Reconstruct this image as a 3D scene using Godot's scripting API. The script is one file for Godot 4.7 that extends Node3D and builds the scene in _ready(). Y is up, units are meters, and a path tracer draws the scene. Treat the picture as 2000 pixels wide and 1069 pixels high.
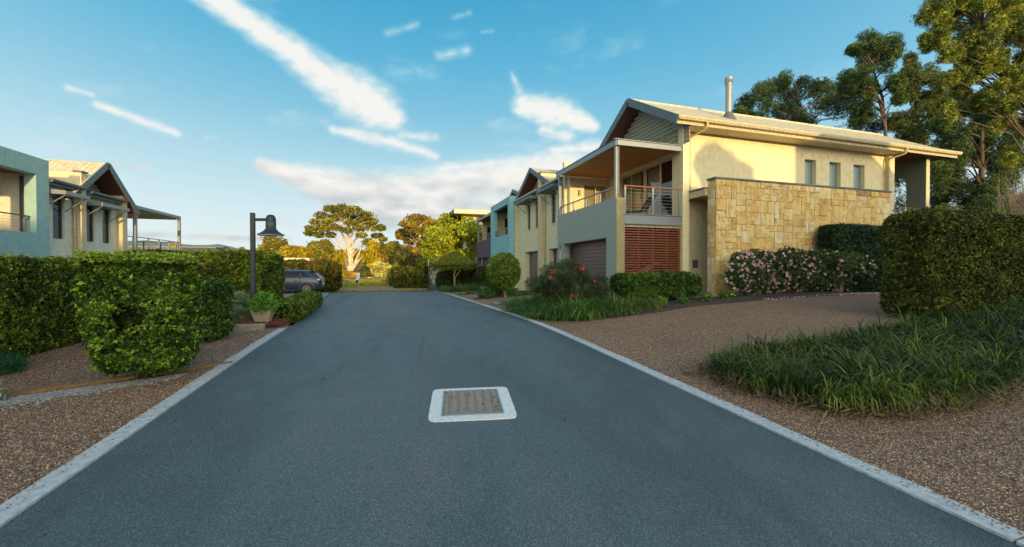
extends Node3D
# A street of townhouses at the end of a winter afternoon. x runs across the road (right is +), z runs back towards the viewer;
# most builders take s = -z, the metres ahead of the viewer. y = 0 is the road surface at the viewer's feet.

const EYE := 1.6
const TURN := 0.29496        # the viewer looks 16.9 degrees to the right of the road
var rng := RandomNumberGenerator.new()
var lump := FastNoiseLite.new()
var used := {}
var org := {}
var M := {}
var box_cache := {}
var tint = null

func numbered(called: String, under = null) -> String:
	var k := [under, called]
	if not used.has(k):
		used[k] = 0
		return called
	used[k] += 1
	return "%s_%03d" % [called, used[k]]

func tag(o: Node, label: String, category: String, group := "", kind := "") -> Node:
	if label: o.set_meta("label", label)
	if category: o.set_meta("category", category)
	if group: o.set_meta("group", group)
	if kind: o.set_meta("kind", kind)
	return o

func thing(called: String, label: String, category: String, at: Vector3, group := "") -> Node3D:
	var o := Node3D.new()
	o.name = numbered(called)
	add_child(o, true)
	o.position = at
	org[o] = at
	tag(o, label, category, group)
	return o

func structure(called: String) -> Node3D:
	var o := Node3D.new()
	o.name = numbered(called)
	add_child(o, true)
	org[o] = Vector3.ZERO
	o.set_meta("kind", "structure")
	return o

func stuff(o: Node) -> Node:
	o.set_meta("kind", "stuff")
	return o

# commits a SurfaceTool whose points are in world metres as one part of parent
func put(st: SurfaceTool, called: String, m: Material, parent: Node3D) -> MeshInstance3D:
	st.generate_normals()
	return put_mesh(st.commit(), called, m, parent, Vector3.ZERO)

func put_mesh(mesh: Mesh, called: String, m: Material, parent: Node3D, where: Vector3) -> MeshInstance3D:
	var o := MeshInstance3D.new()
	o.name = numbered(called, parent)
	o.mesh = mesh
	o.material_override = m
	parent.add_child(o, true)
	o.position = where - org[parent]
	org[o] = where
	return o

func mb() -> SurfaceTool:
	var st := SurfaceTool.new()
	st.begin(Mesh.PRIMITIVE_TRIANGLES)
	st.set_smooth_group(-1)
	return st

# one convex face, turned so that it looks away from the point inside
func poly(st: SurfaceTool, p: Array, inside: Vector3) -> void:
	var c := Vector3.ZERO
	for v in p: c += v
	c /= p.size()
	var n: Vector3 = (p[2] - p[0]).cross(p[1] - p[0])
	var flip := n.dot(c - inside) < 0
	for i in range(1, p.size() - 1):
		st.add_vertex(p[0])
		st.add_vertex(p[i + 1] if flip else p[i])
		st.add_vertex(p[i] if flip else p[i + 1])

func hexa(st: SurfaceTool, c: Array) -> void:   # eight corners: four of the bottom, then the four above them
	var m := Vector3.ZERO
	for v in c: m += v
	m /= 8.0
	poly(st, [c[0], c[1], c[2], c[3]], m)
	poly(st, [c[4], c[5], c[6], c[7]], m)
	for i in 4:
		var j := (i + 1) % 4
		poly(st, [c[i], c[j], c[4 + j], c[4 + i]], m)

func bx(st: SurfaceTool, x0: float, x1: float, y0: float, y1: float, s0: float, s1: float) -> void:
	hexa(st, [Vector3(x0, y0, -s0), Vector3(x1, y0, -s0), Vector3(x1, y0, -s1), Vector3(x0, y0, -s1), Vector3(x0, y1, -s0), Vector3(x1, y1, -s0), Vector3(x1, y1, -s1), Vector3(x0, y1, -s1)])

# a straight bar of rectangular section between two points
func bar(st: SurfaceTool, a: Vector3, b: Vector3, w: float, h: float, up := Vector3.UP) -> void:
	var d := (b - a).normalized()
	var r := d.cross(up).normalized() * w * 0.5
	var u := r.cross(d).normalized() * h * 0.5
	hexa(st, [a - r - u, a + r - u, a + r + u, a - r + u, b - r - u, b + r - u, b + r + u, b - r + u])

func tube(st: SurfaceTool, pts: Array, radii: Array, n := 8) -> void:
	st.set_smooth_group(0)
	var rings := []
	var side := Vector3.ZERO
	for i in pts.size():
		var d: Vector3 = (pts[mini(i + 1, pts.size() - 1)] - pts[maxi(i - 1, 0)]).normalized()
		if i == 0:
			side = d.cross(Vector3.RIGHT if absf(d.y) > 0.8 else Vector3.UP).normalized()
		side = (side - d * side.dot(d)).normalized()
		var other := d.cross(side)
		var ring := []
		for k in n:
			var a := TAU * k / n
			ring.append(pts[i] + (side * cos(a) + other * sin(a)) * radii[i])
		rings.append(ring)
	for i in pts.size() - 1:
		for k in n:
			var j := (k + 1) % n
			for v in [rings[i][k], rings[i + 1][j], rings[i + 1][k], rings[i][k], rings[i][j], rings[i + 1][j]]:
				st.add_vertex(v)
	st.set_smooth_group(-1)
	for e in [0, pts.size() - 1]:
		if radii[e] > 0.004:
			poly(st, rings[e], pts[1] if e == 0 else pts[pts.size() - 2])

func lathe(st: SurfaceTool, prof: Array, c: Vector3, n := 20) -> void:   # prof: Vector2(radius, height) upwards
	st.set_smooth_group(0)
	for i in prof.size() - 1:
		for k in n:
			var a := TAU * k / n
			var b := TAU * (k + 1) / n
			var p: Vector2 = prof[i]
			var q: Vector2 = prof[i + 1]
			var v := [c + Vector3(cos(a) * p.x, p.y, sin(a) * p.x), c + Vector3(cos(b) * p.x, p.y, sin(b) * p.x), c + Vector3(cos(b) * q.x, q.y, sin(b) * q.x), c + Vector3(cos(a) * q.x, q.y, sin(a) * q.x)]
			for j in [0, 1, 2, 0, 2, 3]: st.add_vertex(v[j])
	st.set_smooth_group(-1)

# a box with chamfered edges, shared between pieces of one size
func cbox(sz: Vector3, c: float) -> Mesh:
	var key := [(sz * 500).round(), roundi(c * 2000)]
	if box_cache.has(key): return box_cache[key]
	var st := mb()
	var h := sz * 0.5
	c = minf(c, minf(h.x, minf(h.y, h.z)) * 0.45)
	var P := func(sx, sy, sz_, k):
		var v := Vector3(sx * h.x, sy * h.y, sz_ * h.z)
		for i in 3:
			if i != k: v[i] -= signf(v[i]) * c
		return v
	for k in 3:
		var a := (k + 1) % 3
		var b := (k + 2) % 3
		for s in [-1.0, 1.0]:
			var f := []
			for uv in [[-1.0, -1.0], [1.0, -1.0], [1.0, 1.0], [-1.0, 1.0]]:
				var g := [0.0, 0.0, 0.0]
				g[k] = s; g[a] = uv[0]; g[b] = uv[1]
				f.append(P.call(g[0], g[1], g[2], k))
			poly(st, f, Vector3.ZERO)
			for t in [-1.0, 1.0]:   # the edge between faces k and a, along b
				var g0 := [0.0, 0.0, 0.0]
				g0[k] = s; g0[a] = t; g0[b] = -1.0
				var g1 := g0.duplicate()
				g1[b] = 1.0
				poly(st, [P.call(g0[0], g0[1], g0[2], k), P.call(g1[0], g1[1], g1[2], k), P.call(g1[0], g1[1], g1[2], a), P.call(g0[0], g0[1], g0[2], a)], Vector3.ZERO)
	for sx in [-1.0, 1.0]:
		for sy in [-1.0, 1.0]:
			for q in [-1.0, 1.0]:
				poly(st, [P.call(sx, sy, q, 0), P.call(sx, sy, q, 1), P.call(sx, sy, q, 2)], Vector3.ZERO)
	st.generate_normals()
	box_cache[key] = st.commit()
	return box_cache[key]

# one box part of a thing, from x0..x1, y0..y1 and s0..s1
func pb(parent: Node3D, called: String, m: Material, x0: float, x1: float, y0: float, y1: float, s0: float, s1: float, ch := 0.006) -> MeshInstance3D:
	return put_mesh(cbox(Vector3(x1 - x0, y1 - y0, s1 - s0), ch), called, m, parent, Vector3((x0 + x1) / 2, (y0 + y1) / 2, -(s0 + s1) / 2))

func pbar(parent: Node3D, called: String, m: Material, a: Vector3, b: Vector3, w: float, h: float, up := Vector3.UP) -> MeshInstance3D:
	var st := mb()
	bar(st, a, b, w, h, up)
	return put(st, called, m, parent)

func ptube(parent: Node3D, called: String, m: Material, pts: Array, radii: Array, n := 8) -> MeshInstance3D:
	var st := mb()
	tube(st, pts, radii, n)
	return put(st, called, m, parent)

# a wall with openings. flat along x at depth s0..s1 (along = "x") or along s at x0..x1 (along = "s"); holes are [u0, u1, y0, y1]
func wall(st: SurfaceTool, along: String, d0: float, d1: float, u0: float, u1: float, y0: float, y1: float, holes := []) -> void:
	var us := [u0, u1]
	var ys := [y0, y1]
	for h in holes:
		for k in [0, 1]:
			if h[k] > u0 and h[k] < u1 and not us.has(h[k]): us.append(h[k])
			if h[k + 2] > y0 and h[k + 2] < y1 and not ys.has(h[k + 2]): ys.append(h[k + 2])
	us.sort(); ys.sort()
	for i in us.size() - 1:
		var from := -1
		for j in ys.size():
			var solid := j < ys.size() - 1
			if solid:
				var uc: float = (us[i] + us[i + 1]) / 2
				var yc: float = (ys[j] + ys[j + 1]) / 2
				for h in holes:
					if uc > h[0] and uc < h[1] and yc > h[2] and yc < h[3]: solid = false
			if solid and from < 0: from = j
			if not solid and from >= 0:
				if along == "x": bx(st, us[i], us[i + 1], ys[from], ys[j], d0, d1)
				else: bx(st, d0, d1, ys[from], ys[j], us[i], us[i + 1])
				from = -1

# ---- leaves -------------------------------------------------------------------------------------------------------------
class Leaves:
	var t: Array[Transform3D] = []
	var c: PackedColorArray = []

func grow(l: Leaves, called: String, mesh: Mesh, m: Material, parent: Node3D) -> MultiMeshInstance3D:
	var mm := MultiMesh.new()
	mm.transform_format = MultiMesh.TRANSFORM_3D
	mm.use_colors = true
	mm.mesh = mesh
	mm.instance_count = l.t.size()
	var o: Vector3 = org[parent]
	for i in l.t.size():
		mm.set_instance_transform(i, Transform3D(l.t[i].basis, l.t[i].origin - o))
		mm.set_instance_color(i, l.c[i])
	var n := MultiMeshInstance3D.new()
	n.name = numbered(called, parent)
	n.multimesh = mm
	n.material_override = m
	n.set_meta("kind", "stuff")
	parent.add_child(n, true)
	org[n] = o
	return n

# a spray of n leaves round the origin, growing towards +y; each leaf is folded along its rib
func spray(n: int, length: float, width: float, spread: float, droop: float, seed_: int, stem := 0.0, fold := 0.25) -> ArrayMesh:
	var r := RandomNumberGenerator.new()
	r.seed = seed_
	var st := mb()
	for i in n:
		var az := TAU * (i + r.randf() * 0.7) / n * 2.4
		var tilt := deg_to_rad(spread) * sqrt(r.randf_range(0.15, 1.0))
		var d := Vector3(sin(tilt) * cos(az), cos(tilt), sin(tilt) * sin(az))
		d = (d + Vector3(0, -droop, 0)).normalized()
		var a := Vector3(r.randf_range(-1, 1), r.randf_range(-1, 1), r.randf_range(-1, 1)) * length * 0.3 + Vector3(0, stem * r.randf(), 0)
		var l := length * r.randf_range(0.7, 1.15)
		var side := d.cross(Vector3(r.randf_range(-1, 1), r.randf_range(-1, 1), r.randf_range(-1, 1))).normalized()
		var up := side.cross(d) * width * fold
		side *= width * 0.5 * r.randf_range(0.8, 1.2)
		var tip := a + d * l + Vector3(0, -droop * l * 0.2, 0)
		var mid := a + d * l * 0.45
		for v in [a, mid + side + up, tip, a, tip, mid - side + up]: st.add_vertex(v)
	st.generate_normals()
	return st.commit()

# a tuft of n strap leaves that rise from the origin and arch over
func tuft(n: int, length: float, width: float, lean: float, seed_: int, steps := 4) -> ArrayMesh:
	var r := RandomNumberGenerator.new()
	r.seed = seed_
	var st := mb()
	for i in n:
		var az := r.randf() * TAU
		var out := Vector3(cos(az), 0, sin(az))
		var side := Vector3(-sin(az), 0, cos(az))
		var l := length * r.randf_range(0.55, 1.15)
		var ang := r.randf_range(0.05, 0.5) if steps < 5 else r.randf_range(0.15, 1.15)
		var bend := lean * r.randf_range(0.5, 1.4) / steps
		var p := out * r.randf() * length * 0.12 + side * r.randf_range(-1, 1) * length * 0.08
		var w := width * r.randf_range(0.7, 1.2)
		for k in steps:
			var q := p + (out * sin(ang) + Vector3.UP * cos(ang)) * l / steps
			var w0 := w * (1.0 - pow(float(k) / steps, 2.0))
			var w1 := w * (1.0 - pow(float(k + 1) / steps, 2.0))
			var a0 := p - side * w0 * 0.5
			var a1 := p + side * w0 * 0.5
			var b0 := q - side * w1 * 0.5
			var b1 := q + side * w1 * 0.5
			for v in [a0, b0, a1]: st.add_vertex(v)
			if k < steps - 1:
				for v in [a1, b0, b1]: st.add_vertex(v)
			p = q
			ang += bend * (1.0 + 0.5 * k)
	st.generate_normals()
	return st.commit()

func basis_to(d: Vector3, spin: float, k: float) -> Basis:   # +y to d
	var x := d.cross(Vector3(0.31, 0.2, 0.93)).normalized()
	var b := Basis(x, d, x.cross(d))
	return b.rotated(d, spin).scaled_local(Vector3(k, k, k))

func rand_dir() -> Vector3:
	var z := rng.randf_range(-1, 1)
	var a := rng.randf() * TAU
	var r := sqrt(1 - z * z)
	return Vector3(r * cos(a), z, r * sin(a))

func tone(a: Color, b: Color, t: float) -> Color:
	var k := rng.randf_range(0.75, 1.25)
	var c := a.lerp(b, clampf(t, 0, 1))
	return Color(c.r * k, c.g * k, c.b * k)

# ---- the lie of the land --------------------------------------------------------------------------------------------
const ROAD_S := [-90.0, -40.0, 0.0, 4.0, 8.0, 10.5, 13.0, 18.0, 27.0, 34.0, 45.0, 62.0, 80.0, 110.0, 150.0, 200.0, 300.0, 900.0]
const ROAD_Y := [-1.6, -0.9, 0.0, 0.13, 0.255, 0.275, 0.24, 0.17, 0.03, -0.2, -0.07, 0.16, 0.4, 1.2, 5.2, 6.0, 4.0, 0.0]

func rise(s: float) -> float:
	for i in ROAD_S.size() - 1:
		if s <= ROAD_S[i + 1]:
			return cubic(i, clampf((s - ROAD_S[i]) / (ROAD_S[i + 1] - ROAD_S[i]), 0, 1))
	return ROAD_Y[-1]

func cubic(i: int, t: float) -> float:
	var n := ROAD_S.size() - 1
	var h: float = ROAD_S[i + 1] - ROAD_S[i]
	var m0: float = (ROAD_Y[i + 1] - ROAD_Y[maxi(i - 1, 0)]) / (ROAD_S[i + 1] - ROAD_S[maxi(i - 1, 0)]) * h
	var m1: float = (ROAD_Y[mini(i + 2, n)] - ROAD_Y[i]) / (ROAD_S[mini(i + 2, n)] - ROAD_S[i]) * h
	var t2 := t * t
	var t3 := t2 * t
	return (2 * t3 - 3 * t2 + 1) * ROAD_Y[i] + (t3 - 2 * t2 + t) * m0 + (-2 * t3 + 3 * t2) * ROAD_Y[i + 1] + (t3 - t2) * m1

func land(x: float, s: float) -> float:
	var y := rise(s)
	if x > 3.55:
		y += 0.046 * clampf(x - 3.55, 0, 10.0) * lerpf(1.0, 0.3, smoothstep(14.0, 30.0, s))
	elif x < -5.0:
		y -= 0.15 * clampf(-7.0 - x, 0, 7.5) * (1.0 - smoothstep(60.0, 100.0, s))
	return y

func on(x: float, s: float, up := 0.0) -> Vector3:
	return Vector3(x, land(x, s) + up, -s)

# a sheet that follows the land, between lines x0(s) and x1(s); edges are lists of Vector2(s, x)
func edge_x(e: Array, s: float) -> float:
	for i in e.size() - 1:
		if s <= e[i + 1].x: return lerpf(e[i].y, e[i + 1].y, clampf((s - e[i].x) / (e[i + 1].x - e[i].x), 0, 1))
	return e[-1].y

func sheet(left: Array, right: Array, s0: float, s1: float, ds: float, dx: float, up: float, st: SurfaceTool = null) -> SurfaceTool:
	if st == null: st = mb()
	st.set_smooth_group(0)
	var n := ceili((s1 - s0) / ds)
	var widest := 0.0
	for i in n + 1:
		var s := s0 + (s1 - s0) * i / n
		widest = maxf(widest, edge_x(right, s) - edge_x(left, s))
	var k := maxi(1, ceili(widest / dx))
	for i in n:
		var a := s0 + (s1 - s0) * i / n
		var b := s0 + (s1 - s0) * (i + 1) / n
		for j in k:
			var v := []
			for c in [[a, j], [b, j], [b, j + 1], [a, j + 1]]:
				var x := lerpf(edge_x(left, c[0]), edge_x(right, c[0]), float(c[1]) / k)
				v.append(on(x, c[0], up))
			for q in [0, 1, 2, 0, 2, 3]:
				if tint != null: st.set_color(tint.call(v[q]))
				st.add_vertex(v[q])
	st.set_smooth_group(-1)
	return st

# a flat bed with a free outline (Vector2(x, s) points), laid over the land, its edge turned down into the soil
func bed(outline: Array, up: float, hump := 0.0) -> SurfaceTool:
	var st := mb()
	var c := Vector2.ZERO
	for p in outline: c += p
	c /= outline.size()
	st.set_smooth_group(0)
	var fine := []
	for i in outline.size():
		var a: Vector2 = outline[i]
		var b: Vector2 = outline[(i + 1) % outline.size()]
		var n := maxi(1, ceili(a.distance_to(b) / 0.5))
		for k in n: fine.append(a.lerp(b, float(k) / n))
	var rings := 6
	for i in fine.size():
		var j := (i + 1) % fine.size()
		for k in rings:
			var f0 := float(k) / rings
			var f1 := float(k + 1) / rings
			var v := []
			for w in [[i, f0], [j, f0], [j, f1], [i, f1]]:
				var p: Vector2 = c.lerp(fine[w[0]], w[1])
				v.append(on(p.x, p.y, up + hump * (1 - w[1] * w[1]) - (0.05 if w[1] >= 1.0 else 0.0)))
			for q in [0, 1, 2, 0, 2, 3]: st.add_vertex(v[q])
	st.set_smooth_group(-1)
	return st

func inside_of(p: Vector2, outline: Array) -> bool:
	return Geometry2D.is_point_in_polygon(p, PackedVector2Array(outline))

# where something stands that is seen in a direction (in the 2000 x 1069 photograph) at a depth along the view
func at(px: float, py: float, depth: float) -> Vector3:
	var a := (px - 1000.0) / 790.0 * depth
	return Vector3(depth * sin(TURN) + a * cos(TURN), EYE + (526.0 - py) / 790.0 * depth, -depth * cos(TURN) + a * sin(TURN))

func _ready() -> void:
	rng.seed = 20240611
	lump.seed = 3
	lump.frequency = 0.7
	lump.fractal_octaves = 3
	var cam := Camera3D.new()
	cam.name = "camera"
	add_child(cam)
	cam.position = Vector3(0, EYE, 0)
	cam.rotation = Vector3(deg_to_rad(-0.62), -TURN, 0)
	cam.fov = 68.2
	cam.near = 0.05
	cam.far = 9000
	cam.current = true
	var we := WorldEnvironment.new()
	we.name = "world_environment"
	var env := Environment.new()
	env.background_mode = Environment.BG_SKY
	var sky := Sky.new()
	var sm := PanoramaSkyMaterial.new()
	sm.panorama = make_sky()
	sky.sky_material = sm
	env.sky = sky
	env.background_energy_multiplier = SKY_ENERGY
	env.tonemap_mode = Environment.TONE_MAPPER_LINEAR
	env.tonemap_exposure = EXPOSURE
	env.sdfgi_enabled = true
	env.ssao_enabled = true
	env.ssil_enabled = true
	env.fog_enabled = true
	env.fog_density = FOG
	env.fog_light_color = Color(0.80, 0.87, 0.92)
	we.environment = env
	add_child(we)
	var sun := DirectionalLight3D.new()
	sun.name = "sun"
	sun.light_energy = SUN_ENERGY
	sun.light_color = SUN_COLOR
	sun.light_angular_distance = 0.5
	sun.shadow_enabled = true
	add_child(sun)
	sun.basis = Basis.looking_at(SUN_WAY.normalized())
	make_materials()
	make_ground()
	make_houses()
	make_things()
	make_plants()
	make_trees()

const SKY_ENERGY := 1.0
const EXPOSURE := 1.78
const FOG := 0.00004
const SUN_ENERGY := 0.82
const SUN_COLOR := Color(1.0, 0.85, 0.58)
const SUN_WAY := Vector3(-0.06, -0.089, -1.0)

# ---- light, air and surfaces -----------------------------------------------------------------------------------------
const SKY_W := 2560
const SKY_H := 1280
# clouds: each a chain of (azimuth, elevation, half width) in degrees, 0 = along the road, and how thick it is
const CLOUDS := [
	[[[-23.4, 29.5, 1.3], [-17.0, 27.3, 1.5], [-12.2, 25.5, 1.75], [-7.6, 23.1, 2.3], [-4.6, 21.9, 3.0], [-1.8, 20.7, 3.0], [0.4, 19.6, 1.7]], 1.1],
	[[[-7.0, 17.4, 0.65], [-2.6, 17.0, 1.08], [2.0, 16.4, 1.04], [6.1, 15.2, 0.71]], 0.75], [[[1.3, 17.5, 0.97], [6.1, 17.7, 0.71]], 0.6],
	[[[-30.7, 16.7, 0.41], [-29.2, 16.6, 0.37]], 0.6], [[[-28.8, 15.8, 0.47], [-26.2, 15.2, 0.6], [-22.8, 14.4, 0.53]], 0.7],
	[[[-27.6, 10.4, 0.44], [-25.0, 10.4, 0.41]], 0.5], [[[-20.3, 14.5, 0.33], [-19.1, 14.6, 0.28]], 0.35],
	[[[16.9, 25.5, 0.51], [18.0, 23.3, 0.87]], 0.5], [[[18.4, 21.9, 1.6], [21.5, 21.2, 2.0], [24.0, 20.6, 2.1], [28.2, 19.0, 0.9]], 1.05], [[[21.2, 18.9, 1.01], [24.8, 17.9, 1.29]], 0.7],
	[[[22.7, 16.2, 0.87], [27.7, 16.4, 1.14], [31.8, 16.2, 0.97]], 0.75], [[[-14.9, 12.4, 0.54], [-10.0, 12.2, 1.0], [-3.9, 11.4, 1.5]], 0.8],
	[[[-14.9, 12.2, 0.9], [-7.6, 10.3, 2.2], [2.7, 10.3, 3.0], [14.0, 12.2, 3.0], [24.8, 14.0, 2.6]], 1.15], [[[6.9, 13.7, 1.0], [16.9, 14.8, 1.0], [24.8, 14.5, 0.9]], 0.7],
	[[[-6.5, 8.2, 1.9], [-1.0, 7.6, 2.4], [9.7, 7.6, 2.8], [24.1, 9.0, 3.2]], 1.1], [[[-38.0, 3.3, 0.4], [-30.2, 3.4, 0.4], [-20.3, 3.7, 0.55], [-12.2, 3.5, 0.5]], 0.7],
	[[[-0.3, 28.9, 0.62], [3.7, 30.3, 0.49]], 0.4], [[[6.5, 27.3, 0.71], [10.5, 28.0, 0.86]], 0.5], [[[0.7, 25.1, 1.66], [5.5, 25.3, 1.56]], 0.3],
	[[[8.6, 31.4, 0.5], [10.9, 32.0, 0.43]], 0.35], [[[12.6, 30.1, 0.29], [14.0, 30.2, 0.36]], 0.4], [[[27.7, 13.7, 2.84], [43.8, 12.5, 2.53], [65.6, 9.3, 2.64]], 0.6],
	[[[-60, 20, 1.6], [-48, 16, 1.2]], 0.7], [[[95, 14, 2.0], [120, 11, 2.6]], 0.8], [[[150, 22, 1.4], [175, 18, 2.0]], 0.7], [[[-90, 9, 1.6], [-120, 12, 2.2], [-150, 9, 1.6]], 0.8], [[[-140, 28, 1.6], [-110, 24, 2.2]], 0.8], [[[80, 30, 1.3], [100, 26, 1.8]], 0.6],
]
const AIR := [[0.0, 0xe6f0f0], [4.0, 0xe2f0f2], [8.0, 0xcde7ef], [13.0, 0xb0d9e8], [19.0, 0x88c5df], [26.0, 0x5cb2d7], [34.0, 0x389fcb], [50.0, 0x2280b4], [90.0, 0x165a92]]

func air(e: float) -> Color:
	for i in AIR.size() - 1:
		if e <= AIR[i + 1][0]:
			return Color.hex(AIR[i][1] * 256 + 255).lerp(Color.hex(AIR[i + 1][1] * 256 + 255), (e - AIR[i][0]) / (AIR[i + 1][0] - AIR[i][0]))
	return Color.hex(AIR[-1][1] * 256 + 255)

func make_sky() -> ImageTexture:
	var im := Image.create_empty(SKY_W, SKY_H, false, Image.FORMAT_RGBF)
	var per := SKY_W / 360.0
	var sun_az := atan2(-SUN_WAY.x, SUN_WAY.z)
	var sun_el := asin(-SUN_WAY.normalized().y)
	var fine := FastNoiseLite.new()
	fine.seed = 5
	fine.noise_type = FastNoiseLite.TYPE_SIMPLEX_SMOOTH
	fine.frequency = 0.16
	fine.fractal_octaves = 5
	fine.fractal_gain = 0.55
	var veil := FastNoiseLite.new()
	veil.seed = 9
	veil.frequency = 0.05
	veil.fractal_octaves = 3
	# how thick the clouds are, as if flat, before noise frays them
	var thick := PackedFloat32Array()
	thick.resize(SKY_W * SKY_H / 2)
	for cloud in CLOUDS:
		var chain: Array = cloud[0]
		for i in chain.size() - 1:
			var a: Array = chain[i]
			var b: Array = chain[i + 1]
			var w := maxf(a[2], b[2]) * 1.6
			for row in range(int((minf(a[1], b[1]) - w) * per), int((maxf(a[1], b[1]) + w) * per)):
				if row < 0 or row >= SKY_H / 2: continue
				var e := row / per
				var squeeze := cos(deg_to_rad(e))
				var pa := Vector2(a[0] * squeeze, a[1])
				var pb_ := Vector2(b[0] * squeeze, b[1])
				var d := pb_ - pa
				for col in range(int((minf(a[0], b[0]) - w * 1.3) * per), int((maxf(a[0], b[0]) + w * 1.3) * per)):
					var p := Vector2(col / per * squeeze, e)
					var t := clampf((p - pa).dot(d) / d.length_squared(), 0, 1)
					var r: float = (p - pa - d * t).length() / (0.72 * lerpf(a[2], b[2], t))
					if r < 2.0:
						var k := row * SKY_W + posmod(col, SKY_W)
						thick[k] = maxf(thick[k], cloud[1] * (1.0 - r * 0.5))
	for row in SKY_H:
		var e := 90.0 - (row + 0.5) / SKY_H * 180.0
		if e < 0:
			im.fill_rect(Rect2i(0, row, SKY_W, 1), Color(0.15, 0.135, 0.11))
			continue
		for col in SKY_W:
			var az := col / per
			if az > 180: az -= 360.0
			var c := air(e + 3.5 * smoothstep(15, 75, absf(az)) * signf(az) * smoothstep(0, 12, e))
			c = c.lerp(Color(0.98, 0.93, 0.82), 0.75 * exp(-pow((absf(az) - 176.0) / 60.0, 2.0)) * exp(-e / 14.0))
			var k := int(e * per) * SKY_W + col
			var h := thick[k]
			var wisp := 0.0
			if h > 0 or e < 50:
				var n := fine.get_noise_2d(az * cos(deg_to_rad(e)) * 2.4 + e * 0.9, e * 5.0 - az * 0.6)
				if h > 0:
					wisp = smoothstep(0.05, 1.05, h * 1.2 + n * 0.34 * (0.3 + h)) * 0.93
				var n2 := veil.get_noise_2d(az * 1.2, e * 3.0)
				wisp = maxf(wisp, smoothstep(0.25, 0.8, n2 + n * 0.3) * 0.22 * smoothstep(50, 20, e))
				var grey := clampf(0.62 - (e - 8.0) * 0.055 + veil.get_noise_2d(az * 2.6 + 80.0, e * 7.0) * 0.9, 0, 1) * smoothstep(17, 9, e)
				var cc := Color(0.985, 0.965, 0.94).lerp(Color(0.77, 0.79, 0.80), grey)
				c = c.lerp(cc, clampf(wisp, 0, 0.97))
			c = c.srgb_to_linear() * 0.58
			# the air is brighter and warmer towards the low sun
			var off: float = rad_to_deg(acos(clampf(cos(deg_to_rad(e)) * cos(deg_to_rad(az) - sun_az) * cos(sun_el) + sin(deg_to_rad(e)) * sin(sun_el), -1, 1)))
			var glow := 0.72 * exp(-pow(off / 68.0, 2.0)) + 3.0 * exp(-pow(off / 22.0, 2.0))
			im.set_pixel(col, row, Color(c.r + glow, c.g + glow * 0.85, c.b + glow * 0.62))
	return ImageTexture.create_from_image(im)

func lin(r: float, g: float, b: float) -> Color:
	return Color(r, g, b).linear_to_srgb()

func noise(freq: float, octaves := 4, seed_ := 1, kind := FastNoiseLite.TYPE_SIMPLEX_SMOOTH) -> FastNoiseLite:
	var n := FastNoiseLite.new()
	n.seed = seed_
	n.noise_type = kind
	n.frequency = freq
	n.fractal_octaves = octaves
	return n

func ramp_tex(n: FastNoiseLite, stops: Array, size := 512) -> NoiseTexture2D:
	var g := Gradient.new()
	var off := PackedFloat32Array()
	var col := PackedColorArray()
	for s in stops:
		off.append(s[0]); col.append(s[1])
	g.offsets = off
	g.colors = col
	var t := NoiseTexture2D.new()
	t.width = size; t.height = size
	t.seamless = true
	t.noise = n
	t.color_ramp = g
	return t

func bump_tex(n: FastNoiseLite, strength: float, size := 512) -> NoiseTexture2D:
	var t := NoiseTexture2D.new()
	t.width = size; t.height = size
	t.seamless = true
	t.noise = n
	t.as_normal_map = true
	t.bump_strength = strength
	return t

func grey(v: float) -> Color:
	return Color(v, v, v)

# albedo is a linear real-world colour; tex varies it, scale is textures per metre
func mat(name_: String, c: Color, rough: float, tex: Texture2D = null, scale := Vector3.ONE, bump: Texture2D = null, depth := 1.0, metal := 0.0) -> StandardMaterial3D:
	var m := StandardMaterial3D.new()
	m.albedo_color = c
	m.roughness = rough
	m.metallic = metal
	if tex: m.albedo_texture = tex
	if bump:
		m.normal_enabled = true
		m.normal_texture = bump
		m.normal_scale = depth
	if tex or bump:
		m.uv1_triplanar = true
		m.uv1_world_triplanar = true
		m.uv1_scale = scale
	M[name_] = m
	return m

func leaf_mat(name_: String, rough := 0.42, through := 0.35) -> void:
	var m := StandardMaterial3D.new()
	m.albedo_color = Color.WHITE
	m.vertex_color_use_as_albedo = true
	m.roughness = rough
	m.metallic_specular = 0.32 if rough > 0.3 else 0.55
	m.cull_mode = BaseMaterial3D.CULL_DISABLED
	m.backlight_enabled = true
	m.backlight = Color(through, through * 0.95, through * 0.5)
	M[name_] = m

# loose stones bound flush: every cell of the noise a pebble of its own colour, dark where they meet
func pebble_maps(size: int, cell: float, colors: Array, seed_: int, gap: Color) -> Array:
	var a := noise(1.0 / cell, 1, seed_, FastNoiseLite.TYPE_CELLULAR)
	a.fractal_type = FastNoiseLite.FRACTAL_NONE
	a.cellular_jitter = 1.0
	a.cellular_return_type = FastNoiseLite.RETURN_CELL_VALUE
	var va := a.get_image(size, size, false, false, false).get_data()
	a.cellular_return_type = FastNoiseLite.RETURN_DISTANCE2_SUB
	var ib := a.get_image(size, size, false, false, true)
	var vb := ib.get_data()
	var out := PackedByteArray()
	out.resize(size * size * 3)
	var n := colors.size()
	var look := []
	for i in 256: look.append(colors[(i * 7919 + 13) % 256 * n / 256])
	for i in size * size:
		var c: Color = look[va[i]]
		var k := clampf(vb[i] / 70.0, 0, 1)
		out[i * 3] = int(lerpf(gap.r, c.r, k) * 255)
		out[i * 3 + 1] = int(lerpf(gap.g, c.g, k) * 255)
		out[i * 3 + 2] = int(lerpf(gap.b, c.b, k) * 255)
	var img := Image.create_from_data(size, size, false, Image.FORMAT_RGB8, out)
	var nm := ib.duplicate()
	nm.convert(Image.FORMAT_RGBA8)
	nm.bump_map_to_normal_map(3.0)
	return [ImageTexture.create_from_image(img), ImageTexture.create_from_image(nm)]

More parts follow.
